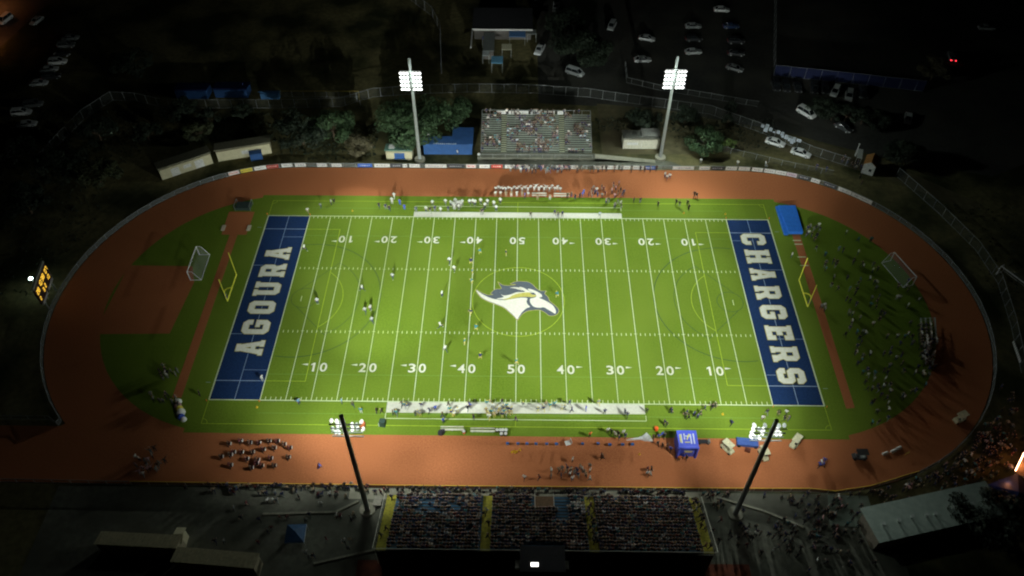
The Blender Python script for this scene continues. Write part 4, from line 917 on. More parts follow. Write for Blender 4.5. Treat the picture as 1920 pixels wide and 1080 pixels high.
CARS = [(1454,266,-28,'sedan','white','white sedan parked inside the perimeter fence, the upper left of two'),
 (1502,286,-30,'sedan','white','white sedan parked inside the perimeter fence, the lower right of two'),
 (1512,211,-52,'van','white','white van at the head of the round dark trees'),
 (1703,221,-112,'sedan','silver','lone silver sedan by the kerb right of the round dark trees'),
 (1566,171,-118,'suv','white','white car in the middle of the row along the blue windscreen'),
 (1592,179,-110,'suv','silver','silver car next to the white one along the blue windscreen'),
 (1455,160,-92,'suv','black','black car first in the row along the blue windscreen'),
 (1474,162,-92,'suv','black','black car second in the row along the blue windscreen'),
 (1496,163,-92,'sedan','black','black car third in the row along the blue windscreen'),
 (1527,165,-100,'suv','black','black car fourth in the row along the blue windscreen'),
 (1547,166,-100,'suv','black','black car just left of the white one along the blue windscreen'),
 (1618,174,-95,'suv','black','black car last in the row along the blue windscreen'),
 (1582,238,-50,'sedan','black','black car half hidden under the round dark trees'),
 (1213,71,-14,'sedan','silver','silver sedan first from the top of the clubhouse lot row'),
 (1205,111,4,'sedan','silver','silver sedan parked beside the right far floodlight head'),
 (1300,48,2,'sedan','silver','silver sedan at the top of the second row of the car park'),
 (1300,96,6,'sedan','silver','silver sedan at the bottom of the second row of the car park'),
 (1353,17,-3,'sedan','white','white sedan alone at the top of the car park'),
 (1301,72,4,'suv','black','black car between the two silver sedans'),
 (1380,76,0,'suv','black','black car third from the bottom of the last column'),
 (1380,99,-4,'sedan','black','black car second from the bottom of the last column'),
 (1378,127,-30,'sedan','grey','dark grey car at the bottom of the last column'),
 (1371,48,0,'sedan','blue','dark blue car near the white sedan at the top'),
 (1147,48,-108,'suv','silver','silver car alone on the drive by the clubhouse lot'),
 (1083,75,-32,'suv','silver','silver pale car upper of two among the dark trees'),
 (1078,135,-32,'van','silver','long pale van lower of two among the dark trees'),
 (1012,92,-108,'pickup','silver','pale pickup right of the clubhouse canopies'),
 (1043,12,-95,'pickup','silver','pale pickup at the top edge right of the clubhouse'),
 (1006,5,-95,'sedan','grey','grey car at the top edge beside the clubhouse'),
 (1785,105,80,'sedan','grey','car with its red tail lights on driving away'),
 (1850,51,0,'sedan','silver','faint silver sedan at the upper right'),
 (9,36,-102,'van','white','pale van on the orange lit street'),
 (68,38,-105,'sedan','silver','pale car driving on the orange lit street')]
for a in CARS: car(*a[:6], group='cars in the lots round the stadium', lit='red tail' in a[5])
cnt = {}
for i, (px, py) in enumerate(((132,70),(124,84),(115,101),(108,115),(92,129),(96,143),(72,155),(62,195),(52,190),(40,210),(50,232),(22,270),(20,288),(10,305))):
    k = ('sedan', 'suv')[i % 2]; c = ('silver', 'grey', 'black', 'white', 'silver', 'black')[i % 6]; cnt[c] = cnt.get(c, 0)+1
    car(px, py, 8+(i % 3)*4, k, c, '%s car, %s such from the top in the line parked along the street' % (c, {1: 'first', 2: 'second', 3: 'third', 4: 'fourth', 5: 'fifth'}[cnt[c]]), 'cars parked along the street')

# street lamp light: orange glow over the street and the food stalls
def lamp_pole(px, py, h, col, en, es, label, head=.3):
    p = at(px, py); t = thing('street_lamp', label, 'street lamp', (p.x, p.y, 0))
    MB().tube((0, 0, 0), (0, 0, h), .09, .06, 6).build('pole', M_GALV, t)
    MB().tube((0, 0, h), (.9, 0, h+.1), .05, .04, 5).build('arm', M_GALV, t)
    MB().box((.9, 0, h+.05), (head*1.6, head, .12)).build('lamp_head', mat('lamp_head_%s' % label[:6].strip(), col, .5, emit=col, es=es), t)
    l = bpy.data.lights.new('street_light', 'SPOT'); l.energy = en; l.color = col; l.shadow_soft_size = .2; l.spot_size = 2.5; l.spot_blend = 1
    o = bpy.data.objects.new('street_light', l); COL.objects.link(o); o.location = (p.x+.9, p.y, h-.05)
lamp_pole(-25, 20, 9, (1.0, .34, .10), 3600, 3, 'orange street lamp at the kerb of the lit street')
lamp_pole(-40, 90, 9, (1.0, .34, .10), 2600, 3, 'second orange street lamp further down the street')

# ================================================================ PEOPLE
M_SKIN = mat('skin', (.50, .31, .22), .6, (.44, .27, .19), 9); M_SKIN2 = mat('skin_brown', (.24, .13, .08), .6, (.2, .11, .07), 9)
def cloth(n, c): return mat(n+'_cloth', c, .8, tuple(x*.85 for x in c), 5)
C = {k: cloth(k, v) for k, v in dict(white=(.80, .80, .76), black=(.022, .022, .026), navy=(.025, .035, .10), blue=(.05, .10, .50), lightblue=(.20, .42, .62), grey=(.22, .22, .22), red=(.42, .04, .03), gold=(.62, .52, .14),
     teal=(.06, .22, .24), tan=(.36, .28, .18), olive=(.07, .08, .04), pink=(.55, .30, .32), orange=(.75, .20, .04), maroon=(.12, .02, .025), yellow=(.72, .62, .08), brown=(.07, .04, .025), paleblue=(.45, .55, .62)).items()}
HAIR = [mat('hair_black', (.012, .010, .009), .7), mat('hair_brown', (.05, .028, .014), .7), mat('hair_fair', (.26, .17, .08), .7)]
def figure(name, J, E, sub=1, helm=False):
    """J: joint -> (x,y,z,r); E: (a,b,slot). One continuous skinned surface; slots: 0 top, 1 trousers, 2 skin, 3 hair/helmet, 4 shoes"""
    names = list(J); me = bpy.data.meshes.new(name); me.from_pydata([J[n][:3] for n in names], [(names.index(a), names.index(b)) for a, b, _ in E], [])
    o = bpy.data.objects.new(name, me); COL.objects.link(o)
    sk = o.modifiers.new('s', 'SKIN'); sk.use_smooth_shade = True
    for i, n in enumerate(names): me.skin_vertices[0].data[i].radius = (J[n][3], J[n][3]*(J[n][4] if len(J[n]) > 4 else 1)); me.skin_vertices[0].data[i].use_root = (i == 0)
    if sub: ss = o.modifiers.new('u', 'SUBSURF'); ss.levels = sub; ss.render_levels = sub
    dg = bpy.context.evaluated_depsgraph_get(); dg.update(); out = bpy.data.meshes.new_from_object(o.evaluated_get(dg)); bpy.data.objects.remove(o)
    seg = [(Vector(J[a][:3]), Vector(J[b][:3]), s) for a, b, s in E]; out.materials.clear()
    for m in (C['white'], C['navy'], M_SKIN, HAIR[0], C['black']): out.materials.append(m)
    for p in out.polygons:
        c = Vector((0, 0, 0))
        for vi in p.vertices: c += out.vertices[vi].co
        c /= len(p.vertices); best = None
        for a, b, s in seg:
            ab = b-a; t = max(0, min(1, (c-a).dot(ab)/ab.length_squared)); dd = (c-a-ab*t).length
            if best is None or dd < best[0]: best = (dd, s)
        p.material_index = best[1]
    hd = Vector(J['head'][:3])      # the face is skin, below the hair line or inside the helmet opening
    for p in out.polygons:
        if p.material_index not in (2, 3): continue
        c = Vector((0, 0, 0))
        for vi in p.vertices: c += out.vertices[vi].co
        d = c/len(p.vertices)-hd
        if d.length > .26: continue
        if helm: p.material_index = 2 if (d.y > .10 and abs(d.x) < .07 and d.z < .03) else 3
        elif p.material_index == 3 and d.y > .02 and d.z < .09: p.material_index = 2
    out.name = name; return out
def body(pose='stand', helmet=False, lean=0.0):
    H = .085 if not helmet else .135; sh = .19 if not helmet else .24; pr = .095 if not helmet else .125
    J = dict(pelvis=(0, 0, .95, .135, .8), belly=(0, .01, 1.10, .125, .75), chest=(0, .01+lean*.15, 1.30, .150 if not helmet else .17, .72), neck=(0, .02+lean*.22, 1.48, .055), head=(0, .03+lean*.26, 1.61, H), crown=(0, .02+lean*.28, 1.71, H*.75),
        shl=(-sh, lean*.18, 1.40, pr*.78), shr=(sh, lean*.18, 1.40, pr*.78), ell=(-.27, lean*.1-.02, 1.14, .048), elr=(.27, lean*.1-.02, 1.14, .048), hal=(-.27, .10+lean*.1, .92, .036), har=(.27, .10+lean*.1, .92, .036), fl=(-.265, .15+lean*.1, .84, .026), fr=(.265, .15+lean*.1, .84, .026),
        hl=(-.10, 0, .86, .095), hr=(.10, 0, .86, .095), kl=(-.12, .04, .49, .062), kr=(.12, .04, .49, .062), al=(-.13, 0, .09, .042), ar=(.13, 0, .09, .042), tl=(-.14, .15, .045, .036), tr=(.14, .15, .045, .036))
    if pose in ('walk', 'run'):
        k = 1 if pose == 'walk' else 1.7
        J.update(kl=(-.11, .20*k, .52, .062), al=(-.11, .22*k, .11, .042), tl=(-.11, .36*k, .07, .036), kr=(.11, -.06*k, .50, .062), ar=(.11, -.34*k, .16+.08*(k-1), .042), tr=(.11, -.27*k, .06+.1*(k-1), .036),
            ell=(-.26, -.14*k, 1.17, .048), hal=(-.24, -.10*k, .95, .036), fl=(-.23, -.06*k, .88, .026), elr=(.26, .12*k, 1.17, .048), har=(.22, .30*k, 1.08, .036), fr=(.20, .38*k, 1.08, .026))
    if pose == 'crouch':   # hands on knees, waiting for the snap
        J.update(pelvis=(0, -.20, .78, .14, .8), belly=(0, -.10, .92, .13, .8), chest=(0, .10, 1.06, .165, .72), neck=(0, .26, 1.14, .06), head=(0, .36, 1.20, H), crown=(0, .36, 1.31, H*.75), shl=(-sh, .18, 1.10, pr*.8), shr=(sh, .18, 1.10, pr*.8),
            ell=(-.28, .22, .84, .05), elr=(.28, .22, .84, .05), hal=(-.18, .26, .60, .036), har=(.18, .26, .60, .036), fl=(-.17, .30, .53, .028), fr=(.17, .30, .53, .028), hl=(-.13, -.16, .74, .10), hr=(.13, -.16, .74, .10), kl=(-.20, .14, .46, .066), kr=(.20, .14, .46, .066), al=(-.22, -.04, .09, .042), ar=(.22, -.04, .09, .042), tl=(-.23, .11, .045, .036), tr=(.23, .11, .045, .036))
    if pose == 'arms':     # both arms raised out sideways
        J.update(ell=(-.42, .02, 1.52, .046), hal=(-.58, .05, 1.74, .034), fl=(-.63, .06, 1.83, .026), elr=(.42, .02, 1.52, .046), har=(.58, .05, 1.74, .034), fr=(.63, .06, 1.83, .026))
    if pose == 'carry':    # forearms forward holding something
        J.update(ell=(-.26, .06, 1.14, .048), hal=(-.17, .30, 1.12, .036), fl=(-.11, .36, 1.13, .026), elr=(.26, .06, 1.14, .048), har=(.17, .30, 1.12, .036), fr=(.11, .36, 1.13, .026))
    if pose == 'sit':      # on a bench, origin at the seat surface
        J.update(pelvis=(0, 0, .10, .135, .85), belly=(0, .02, .24, .125, .75), chest=(0, .05, .43, .15, .72), neck=(0, .07, .61, .055), head=(0, .09, .74, H), crown=(0, .08, .84, H*.75), shl=(-sh, .05, .53, pr*.78), shr=(sh, .05, .53, pr*.78), ell=(-.25, .12, .28, .048), elr=(.25, .12, .28, .048), hal=(-.15, .34, .20, .036), har=(.15, .34, .20, .036), fl=(-.10, .40, .18, .026), fr=(.10, .40, .18, .026),
            hl=(-.10, .08, .09, .095), hr=(.10, .08, .09, .095), kl=(-.12, .44, .08, .062), kr=(.12, .44, .08, .062), al=(-.12, .46, -.34, .042), ar=(.12, .46, -.34, .042), tl=(-.13, .60, -.38, .036), tr=(.13, .60, -.38, .036))
    E = [('pelvis', 'belly', 0), ('belly', 'chest', 0), ('chest', 'neck', 0), ('neck', 'head', 2 if not helmet else 3), ('head', 'crown', 3), ('chest', 'shl', 0), ('chest', 'shr', 0), ('shl', 'ell', 0), ('shr', 'elr', 0), ('ell', 'hal', 2), ('elr', 'har', 2), ('hal', 'fl', 2), ('har', 'fr', 2),
        ('pelvis', 'hl', 1), ('pelvis', 'hr', 1), ('hl', 'kl', 1), ('hr', 'kr', 1), ('kl', 'al', 1), ('kr', 'ar', 1), ('al', 'tl', 4), ('ar', 'tr', 4)]
    return figure('person_'+pose, J, E, 1, helmet)
POSE = {p: body(p) for p in ('stand', 'walk', 'run', 'arms', 'carry', 'sit')}
PLAYER = {p: body(p, helmet=True) for p in ('stand', 'walk', 'run', 'crouch')}
rp = random.Random(11); NP = [0]
def person(x, y, pose, top, bot, label, group=None, rz=None, hair=None, player=False, z=.03, sc=None, skin=None, place=None):
    me = (PLAYER if player else POSE)[pose]
    o = bpy.data.objects.new('person', me); COL.objects.link(o); o.location = (x, y, z); o.rotation_euler.z = rp.uniform(0, 6.283) if rz is None else rz
    s = sc or rp.uniform(1.0, 1.1); o.scale = (s*1.14, s*1.14, s)
    ms = [C[top], C[bot], skin or (M_SKIN if rp.random() < .72 else M_SKIN2), hair if hair is not None else HAIR[rp.choice((0, 0, 1, 1, 2))], C['black'] if not player else C['white']]
    for i, m in enumerate(ms): o.material_slots[i].link = 'OBJECT'; o.material_slots[i].material = m
    NP[0] += 1
    return tag(o, label, 'person', group)
def yard(x):
    v = 50-abs(x)/YD
    if v < -11: return 'beyond the %s end zone' % ('AGOURA' if x < 0 else 'CHARGERS')
    if v < 0: return 'level with the %s end zone' % ('AGOURA' if x < 0 else 'CHARGERS')
    v5 = int(round(v/5)*5)
    if v5 >= 50: return 'on the 50'
    return 'near the %s %d' % ('AGOURA' if x < 0 else 'CHARGERS', v5)
ORD = lambda n: '%d%s' % (n, 'th' if 10 <= n % 100 <= 20 else {1: 'st', 2: 'nd', 3: 'rd'}.get(n % 10, 'th'))
# ---- players and officials on the field
H_W = C['white']; H_G = C['gold']
WH = [(610,400+0),]
def zz(l, x0, y0, s=3.0): return [(x0+a/s, y0+b/s) for a, b in l]
white_players = zz([(610,402), (635,448), (568,590), (557,765), (585,898), (175,738), (166,668), (136,683), (120,557), (290,490)], 640, 360)+[(596, 570), (572, 470)]
gold_players = zz([(730,405), (738,462), (735,512), (728,692), (757,778), (696,858), (781,938), (985,970), (1215,590), (926,358), (781,348)], 640, 360)
for i, (px, py) in enumerate(white_players):
    p = at(px, py); yy = 'above the upper hash marks' if p.y > 9 else 'below the lower hash marks' if p.y < -9 else 'between the hash marks'
    person(p.x, p.y, ('run', 'walk', 'stand', 'run')[i % 4], 'white', 'navy', 'player in white %s, %s, %s from AGOURA' % (yard(p.x), yy, ORD(1+sum(1 for q in white_players if at(*q).x < p.x))), 'players in white on the pitch', hair=C['white'], player=True)
for i, (px, py) in enumerate(gold_players):
    p = at(px, py); yy = 'above the upper hash marks' if p.y > 9 else 'below the lower hash marks' if p.y < -9 else 'between the hash marks'
    person(p.x, p.y, ('crouch', 'stand', 'crouch', 'walk')[i % 4], 'navy' if i % 3 == 0 else 'teal', 'gold', 'gold trousered player %s, %s, %s from AGOURA' % (yard(p.x), yy, ORD(1+sum(1 for q in gold_players if at(*q).x < p.x))), 'players in gold trousers on the pitch', hair=C['gold'], player=True)
p = at(493, 714); person(p.x, p.y, 'stand', 'white', 'white', 'official in white standing on the AGOURA goal line near the lower box line')
ORD = lambda n: '%d%s' % (n, 'th' if 10 <= n % 100 <= 20 else {1: 'st', 2: 'nd', 3: 'rd'}.get(n % 10, 'th'))
TOPN = dict(lightblue='light blue', paleblue='pale blue', maroon='dark red', tan='tan')
STUFF = []
def crowd_px(pts, who, group, tops, bots, poses=('stand', 'walk', 'stand', 'carry'), player=False, hair=None, rz=None, jit=0.0, z=.03, stuff=False):
    """who: what kind of person; the label adds the clothes and the place in the group counted from the AGOURA side"""
    P = sorted([at(px, py) for px, py in pts], key=lambda p: p.x)
    for i, p in enumerate(P):
        x = p.x+rp.uniform(-jit, jit); y = p.y+rp.uniform(-jit, jit); pose = rp.choice(poses); top = rp.choice(tops); bot = rp.choice(bots); r = None if rz is None else rz+rp.uniform(-.4, .4)
        if stuff: STUFF.append((x, y, z, rp.uniform(0, 6.28) if r is None else r, rp.uniform(.95, 1.06), pose, top, bot)); continue
        lb = '%s in %s, %s from AGOURA in the %s' % (who, TOPN.get(top, top), ORD(i+1), group) if len(P) > 1 else '%s in %s by the %s' % (who, TOPN.get(top, top), group)
        person(x, y, pose, top, bot, lb, group, rz=r, hair=hair, player=player, z=z)
# far sideline (white team)
far_white = [(700+x/7.385, 340+y/7.385) for x, y in ((822,340),(1003,330),(1075,345),(1110,370),(1135,330),(1125,390),(1150,360),(1175,350),(1195,345),(1210,360),(1232,335),(1335,330),(1378,325),(1410,335),(1488,320),(1580,330),(1670,350),(1702,410),(1757,310),(1185,395),(1545,375),(262,310),(292,240),(735,430),(935,440),(1140,320))]
crowd_px(far_white, 'player', 'far sideline squad', ['white'], ['white', 'navy', 'grey'], ('stand', 'stand', 'walk'), True, H_W, math.pi)
far_dark = [(700+x/7.385, 340+y/7.385) for x, y in ((85,375),(175,390),(225,415),(595,430),(790,440),(855,420),(1040,420),(1500,460),(1515,450))]+[(1040,404),(1054,406),(1046,408),(995,418-10)]
crowd_px(far_dark, 'coach', 'far sideline coaches', ['black', 'navy', 'olive'], ['black', 'navy', 'grey'], rz=math.pi)
for (x, y, lab) in ((370, 330, 'person in bright blue shirt next to the orange chain markers'), (434, 395, 'person in bright blue shirt just left of the white team band')):
    p = at(700+x/7.385, 340+y/7.385); person(p.x, p.y, 'stand', 'blue', 'blue', lab)
p = at(578, 400); person(p.x, p.y, 'walk', 'white', 'tan', 'official in pale clothes at the far AGOURA goal line corner')
p = at(602, 391); person(p.x, p.y, 'walk', 'grey', 'navy', 'person in grey walking between the pale official and the far sideline group')
p = at(627, 383); person(p.x, p.y, 'stand', 'black', 'black', 'person in black on the far sideline beside one in white')
p = at(622, 384); person(p.x, p.y, 'stand', 'white', 'navy', 'person in white on the far sideline beside one in black')
p = at(1124, 408); person(p.x, p.y, 'walk', 'paleblue', 'grey', 'official in pale shirt stepping across the far white band'); p = at(1125, 407)
crowd_px([(1136,382),(1141,381),(1163,387),(1158,384),(1164,392),(1152,390)], 'person', 'small group ending the far team box', ['grey', 'white', 'olive'], ['grey', 'navy'])
crowd_px([(1188,381),(1200,381),(1233,388),(1267,384),(1273,388),(1288,386),(1291,394)], 'person', 'scattered few beyond the far team box', ['black', 'olive'], ['black', 'grey'])
crowd_px([(1246,333),(1250,338),(1255,336)], 'person', 'trio on the far track', ['grey', 'white', 'pink'], ['black', 'navy'])
crowd_px([(1301,370),(1305,372)], 'runner', 'pair on the far track', ['brown', 'black'], ['brown'], ('run',))
crowd_px([(1108,362),(1112,358),(1115,366),(1110,370),(1118,362),(1104,368),(1120,370),(1128,356),(1131,360),(1134,368),(1128,372),(1150,352),(1154,358),(1160,350),(1163,362),(1158,366),(1152,372),(1166,370),(1169,366),(1147,363)], 'person', 'busy group by the far track', ['black', 'grey', 'white', 'pink', 'navy', 'maroon'], ['black', 'grey', 'navy'])
# cheer rows and bench on the far side
row2 = [(880+x/6, 300+y/6) for x, y in zip((297,327,352,380,410,440,475,505,535,563,595,625,658,690,730,748,780,808,840,865,900,928,960,990,1020), (365,350,360,370,365,355,372,350,365,350,368,355,370,345,355,340,360,345,360,348,365,340,362,345,365))]
crowd_px(row2, 'person', 'double row on the far track', ['white', 'white', 'white'], ['white', 'black', 'grey'], ('stand', 'arms', 'stand'), rz=0)
row1 = [(880+x/6, 300+y/6) for x, y in ((295,415),(352,412),(413,418),(472,415),(535,412),(592,418),(660,420),(765,455),(905,450))]
crowd_px(row1, 'kneeling person', 'front row on the far track', ['tan', 'white'], ['white', 'tan'], ('stand',), rz=0)
M_BENCH = mat('white_bench', (.72, .70, .60), .5)
def bench(px, py, L, label, rz=0, m=None):
    p = at(px, py); t = thing('bench', label, 'bench', (p.x, p.y, .02), rz, 'team benches')
    MB().box((0, 0, .45), (L, .35, .06)).build('seat', m or M_BENCH, t); MB().box((0, .35, .78), (L, .05, .3)).build('backrest', m or M_BENCH, t)
    for x in (-L*.42, 0, L*.42): MB().box((x, .1, .22), (.08, .45, .43)).build('leg', M_GALV, t)
bench(1011, 369, 3.3, 'white bench left of the gap on the far sideline'); bench(1019, 372, 3.0, 'white bench in the middle on the far sideline') if False else None
bench(1053, 370, 3.6, 'white bench right of the gap on the far sideline')
crowd_px([(1064,372),(1071,370),(1078,374),(1087,372),(1092,370),(1094,366),(984,372)], 'person', 'helpers by the far benches', ['black', 'blue', 'navy', 'olive'], ['black', 'navy'])
# people on the track along the far fence
fl = [(958+i*4.3+rp.uniform(-1.5, 1.5), 321+rp.uniform(-2.5, 5)) for i in range(27)]
crowd_px(fl, 'person standing on the track against the far fence below the bleacher', 'people against the far fence below the bleacher', ['black', 'teal', 'grey', 'pink', 'navy', 'white'], ['black', 'navy', 'grey'], stuff=True)
fl = [(1082+x, 322+rp.uniform(-1, 2)) for x in (0, 9, 24, 31, 39, 47, 55, 70, 84, 101, 118, 126, 137, 148)]
crowd_px(fl, 'dark dressed person leaning on the far fence towards the cream shed', 'people leaning on the far fence towards the cream shed', ['black', 'brown', 'grey'], ['black'], stuff=True)
# near sideline (dark team)
near_dark = [(640+x/3, 720+y/3) for x, y in ((68,130),(200,165),(228,168),(292,175),(305,172),(420,180),(498,165),(570,190),(604,128),(718,125),(710,150),(745,200),(905,115),(980,210),(1282,120),(1480,170),(1592,170),(1605,190),(1715,165),(1850,160),(345,130),(1295,160))]
crowd_px(near_dark, 'person', 'dark line along the near sideline', ['black', 'navy', 'olive'], ['black', 'navy'], ('stand', 'walk'))
near_lit = [(640+x/3, 720+y/3) for x, y in ((113,165),(312,180),(358,135),(372,142),(433,178),(445,185),(450,135),(612,160),(622,178),(635,185),(655,165),(815,165),(825,185),(832,200),(845,175),(850,140),(862,190),(870,160),(880,150),(885,178),(893,165),(905,190),(910,150),(918,172),(925,185),(930,140),(938,160),(945,178),(955,165),(960,155),(835,120),(820,125),(1022,132),(1105,160),(1130,148),(1138,155),(1150,130),(1172,140),(1198,130),(1240,150),(1255,148),(1445,120))]
crowd_px(near_lit, 'player', 'squad along the near white band', ['white', 'grey', 'navy', 'teal', 'tan'], ['gold', 'white', 'grey'], ('stand', 'walk', 'stand'), True, H_G, 0)
for px, py, top, lab in ((817,770,'blue','person in blue on the near white band under the AGOURA 35'), (882,765,'blue','person in blue and white beside a dark figure on the near white band'), (1098,771,'blue','person in blue shorts on the CHARGERS half of the near white band'), (832,793,'blue','person in blue below the near white band outline'), (562,758,'lightblue','person in light blue under the AGOURA 5 on the near sideline'), (642,757,'lightblue','person in light blue above the left near floodlight tower')):
    p = at(px, py); person(p.x, p.y, 'stand', top, 'blue' if 'shorts' in lab else 'navy', lab)
p = at(376, 742); person(p.x, p.y, 'stand', 'black', 'black', 'lone dark figure outside the near AGOURA corner')
p = at(1229, 757+40); 
crowd_px([(1284,783),(1290,787),(1287,778),(1300,782),(1307,786),(1312,779),(1320,770),(1334,768),(1340,765),(1249,800),(1258,775),(1370,798),(1245,797)], 'person', 'dark group below the CHARGERS 15', ['black', 'navy', 'olive'], ['black'], ('stand', 'walk'))
crowd_px([(1428,789),(1436,778),(1458,780),(1468,790),(1472,778),(1477,790)], 'person', 'small group below the CHARGERS end zone', ['grey', 'white', 'black', 'olive'], ['grey', 'olive'])
crowd_px([(1145,815),(1152,820),(1158,818),(1168,816),(1172,822),(1139,812),(1160,826)], 'person', 'dark huddle at the near grass edge', ['black', 'navy', 'white'], ['black'])
crowd_px([(1106,820),(1234,823),(1240,820),(1244,822),(1224,826),(1232,836),(1241,840),(1249,841),(1256,847),(1272,864),(1280,860),(1286,863)], 'person', 'helpers round the inflatable tent', ['black', 'brown', 'orange', 'blue'], ['black', 'brown'])
# near track: musicians, dancers, walkers
band = [(240+x/5.144, 690+y/5.144) for x, y in ((975,760),(1085,735),(1175,750),(1262,750),(1360,735),(1440,735),(1505,765),(1560,800),(1410,800),(1305,815),(1200,840),(1020,840),(990,865),(1095,840),(900,885),(1145,905),(1250,915),(1375,900),(1545,890),(990,965),(1190,990),(1290,970),(1410,970),(1240,945))]
for i, (px, py) in enumerate(band):
    p = at(px, py); person(p.x, p.y, 'carry', 'maroon' if i % 2 else 'brown', 'black', 'musician in dark clothes, %s from the AGOURA side of the drum line' % ORD(1+sum(1 for q in band if at(*q).x < p.x)), 'drum line on the dim near track', rz=-math.pi/2, hair=HAIR[0])
    dx = .45; o = MB().tube((-.16, 0, 0), (.16, 0, 0), .34, .34, 14).tube((.165, 0, 0), (.18, 0, 0), .30, .30, 14, mi=1).build('drum', [mat('drum_shell', (.03, .012, .012), .5), mat('drum_skin', (.72, .70, .66), .5)], None, (p.x+dx, p.y, 1.12)); tag(o, 'small pale drum, %s from the AGOURA side of the drum line' % ORD(1+sum(1 for q in band if at(*q).x < p.x)), 'drum', 'drums of the drum line on the near track')
grp = [(240+x/5.144, 690+y/5.144) for x, y in ((90,880),(120,900),(90,960),(155,990),(130,1030),(180,920),(210,910),(195,950),(235,830),(250,870),(270,800),(300,960),(315,940),(290,1000),(235,990),(370,920),(160,1050),(205,1000))]
crowd_px(grp, 'person', 'dim group', ['grey', 'white', 'black', 'pink'], ['black', 'grey'], ('walk', 'stand', 'arms'), stuff=True)
grp = [(240+x/5.144, 690+y/5.144) for x, y in ((335,95),(345,120),(370,40),(375,85),(395,70),(430,60),(470,80),(485,50),(355,10),(320,60),(385,100))]
crowd_px(grp, 'person', 'group at the AGOURA runway end', ['grey', 'white', 'black'], ['black', 'grey'])
grp = [(240+x/5.144, 690+y/5.144) for x, y in ((378,275),(378,305),(350,345),(318,340),(262,330),(235,275),(435,350),(485,345),(470,310),(495,375))]
crowd_px(grp, 'person', 'group by the bag pile', ['white', 'black', 'grey'], ['black', 'grey'])
t = thing('equipment_pile', 'yellow, white and blue pile of bags on the grass near the AGOURA corner', 'bags', (at(338, 772).x, at(338, 772).y, 0), math.radians(-62))
for x, y, s, c in ((-2.2, .2, 1.0, 'white'), (-1.4, -.1, 1.1, 'pink'), (-.6, 0, 1.1, 'yellow'), (.3, .1, 1.3, 'white'), (1.3, -.1, 1.1, 'blue'), (2.0, .2, .9, 'white')):
    MB().dome((x, y, 0), s*.62, s*.7, 9, 4).build('bag', C[c], t)
pom = [(640+x/3, 720+y/3) for x, y in ((1180,500),(1180,530),(1222,500),(1235,530),(1240,490),(1262,510),(1270,490),(1285,520),(1290,495),(1310,510),(1322,500),(1330,525),(1350,490),(1362,510),(1375,525),(1395,475),(1398,500),(1395,545),(1300,440),(1340,480),(1298,545))]
crowd_px(pom, 'dancer', 'ring on the near track', ['grey', 'white', 'navy', 'tan'], ['black', 'navy', 'grey'], ('arms', 'stand', 'walk'))
crowd_px([(1127,860),(1129,862),(1213,884),(1220,885),(1213,893),(1218,894),(983,900),(1011,900)], 'walker', 'walkers on the near track', ['black', 'maroon', 'white'], ['black', 'brown'], ('walk',))
p = at(601, 878); person(p.x, p.y, 'walk', 'blue', 'blue', 'person in blue alone on the bright near track')
crowd_px([(1537,873),(1543,868),(1541,876),(1534,877)], 'person', 'knot left of the dark cart', ['white', 'blue', 'black'], ['black'])
# the CHARGERS-side grass: musicians and cheer squads
R1 = [(1460+x/6, 380+y/6) for x, y in ((325,370),(418,400),(300,385),(395,440),(360,390),(345,300),(410,310),(380,330),(450,330),(315,320),(440,290),(410,545),(748,365),(885,445),(515,610),(668,550),(712,565),(600,690),(640,705),(630,740),(508,735),(520,775),(940,745),(880,590),(1025,450),(1050,725),(1045,790),(583,955),(785,1000),(862,1015),(850,1050),(1085,990),(900,905),(1010,890),(880,940),(140,620),(830,675))]
R2 = [(1560+x/4.154, 560+y/4.154) for x, y in ((105,20),(120,120),(150,140),(180,65),(290,70),(330,90),(370,130),(395,140),(310,215),(495,10),(580,75),(128,250),(137,230),(185,280),(203,328),(188,390),(230,280),(250,290),(95,300),(180,440),(222,495),(285,450),(190,525),(265,575),(270,615),(232,595),(322,603),(320,645),(405,643),(440,545),(420,595),(490,480),(530,460),(450,410),(440,450),(545,585),(580,300),(610,318),(600,210),(615,365),(555,320),(345,700),(350,730),(390,700),(440,690),(370,770),(315,815),(300,830),(340,900),(350,985),(425,950),(300,985),(540,770),(610,745),(640,735),(715,690),(635,595))]
crowd_px(R1, 'person', 'scatter above the runway', ['white', 'black', 'navy', 'grey', 'teal', 'black', 'white'], ['black', 'navy', 'grey'], ('stand', 'walk', 'carry', 'stand'), stuff=True)
crowd_px(R2, 'person', 'scatter right of the runway', ['white', 'black', 'navy', 'grey', 'teal', 'black', 'white'], ['black', 'navy', 'grey'], ('stand', 'walk', 'carry', 'stand'), stuff=True)
p = at(1540, 583); crowd_px([(1538,580),(1545,584),(1543,578)], 'person', 'trio on the pole vault runway', ['white', 'grey'], ['black'])
# small aluminium stand with musicians on the far right of that grass
bp = at(1738, 625); t = thing('small_bleacher', 'small aluminium bleacher on the grass at the CHARGERS bend', 'bleacher', (bp.x, bp.y, 0), math.radians(-16))
for i in range(4): MB().box((i*.75-1.1, 0, .40+i*.28), (.28, 6.8, .05)).build('bench', M_ALU, t)
b = MB()
for y in (-3.3, -1.1, 1.1, 3.3):
    b.tube((-1.1, y, 0), (1.15, y, 0), .04, .04, 5); b.tube((1.15, y, 0), (1.15, y, 1.2), .04, .04, 5); b.tube((-1.1, y, .38), (1.15, y, 1.2), .04, .04, 5)
b.build('frame', M_GALV, t)
_c, _s = math.cos(math.radians(-16)), math.sin(math.radians(-16))
mus = [(bp.x+(i*.75-1.1)*_c-y*_s, bp.y+(i*.75-1.1)*_s+y*_c, .43+i*.28) for i in range(4) for y in (-3.1, -2.4, -1.6, -.8, 0.2, 1.4)]
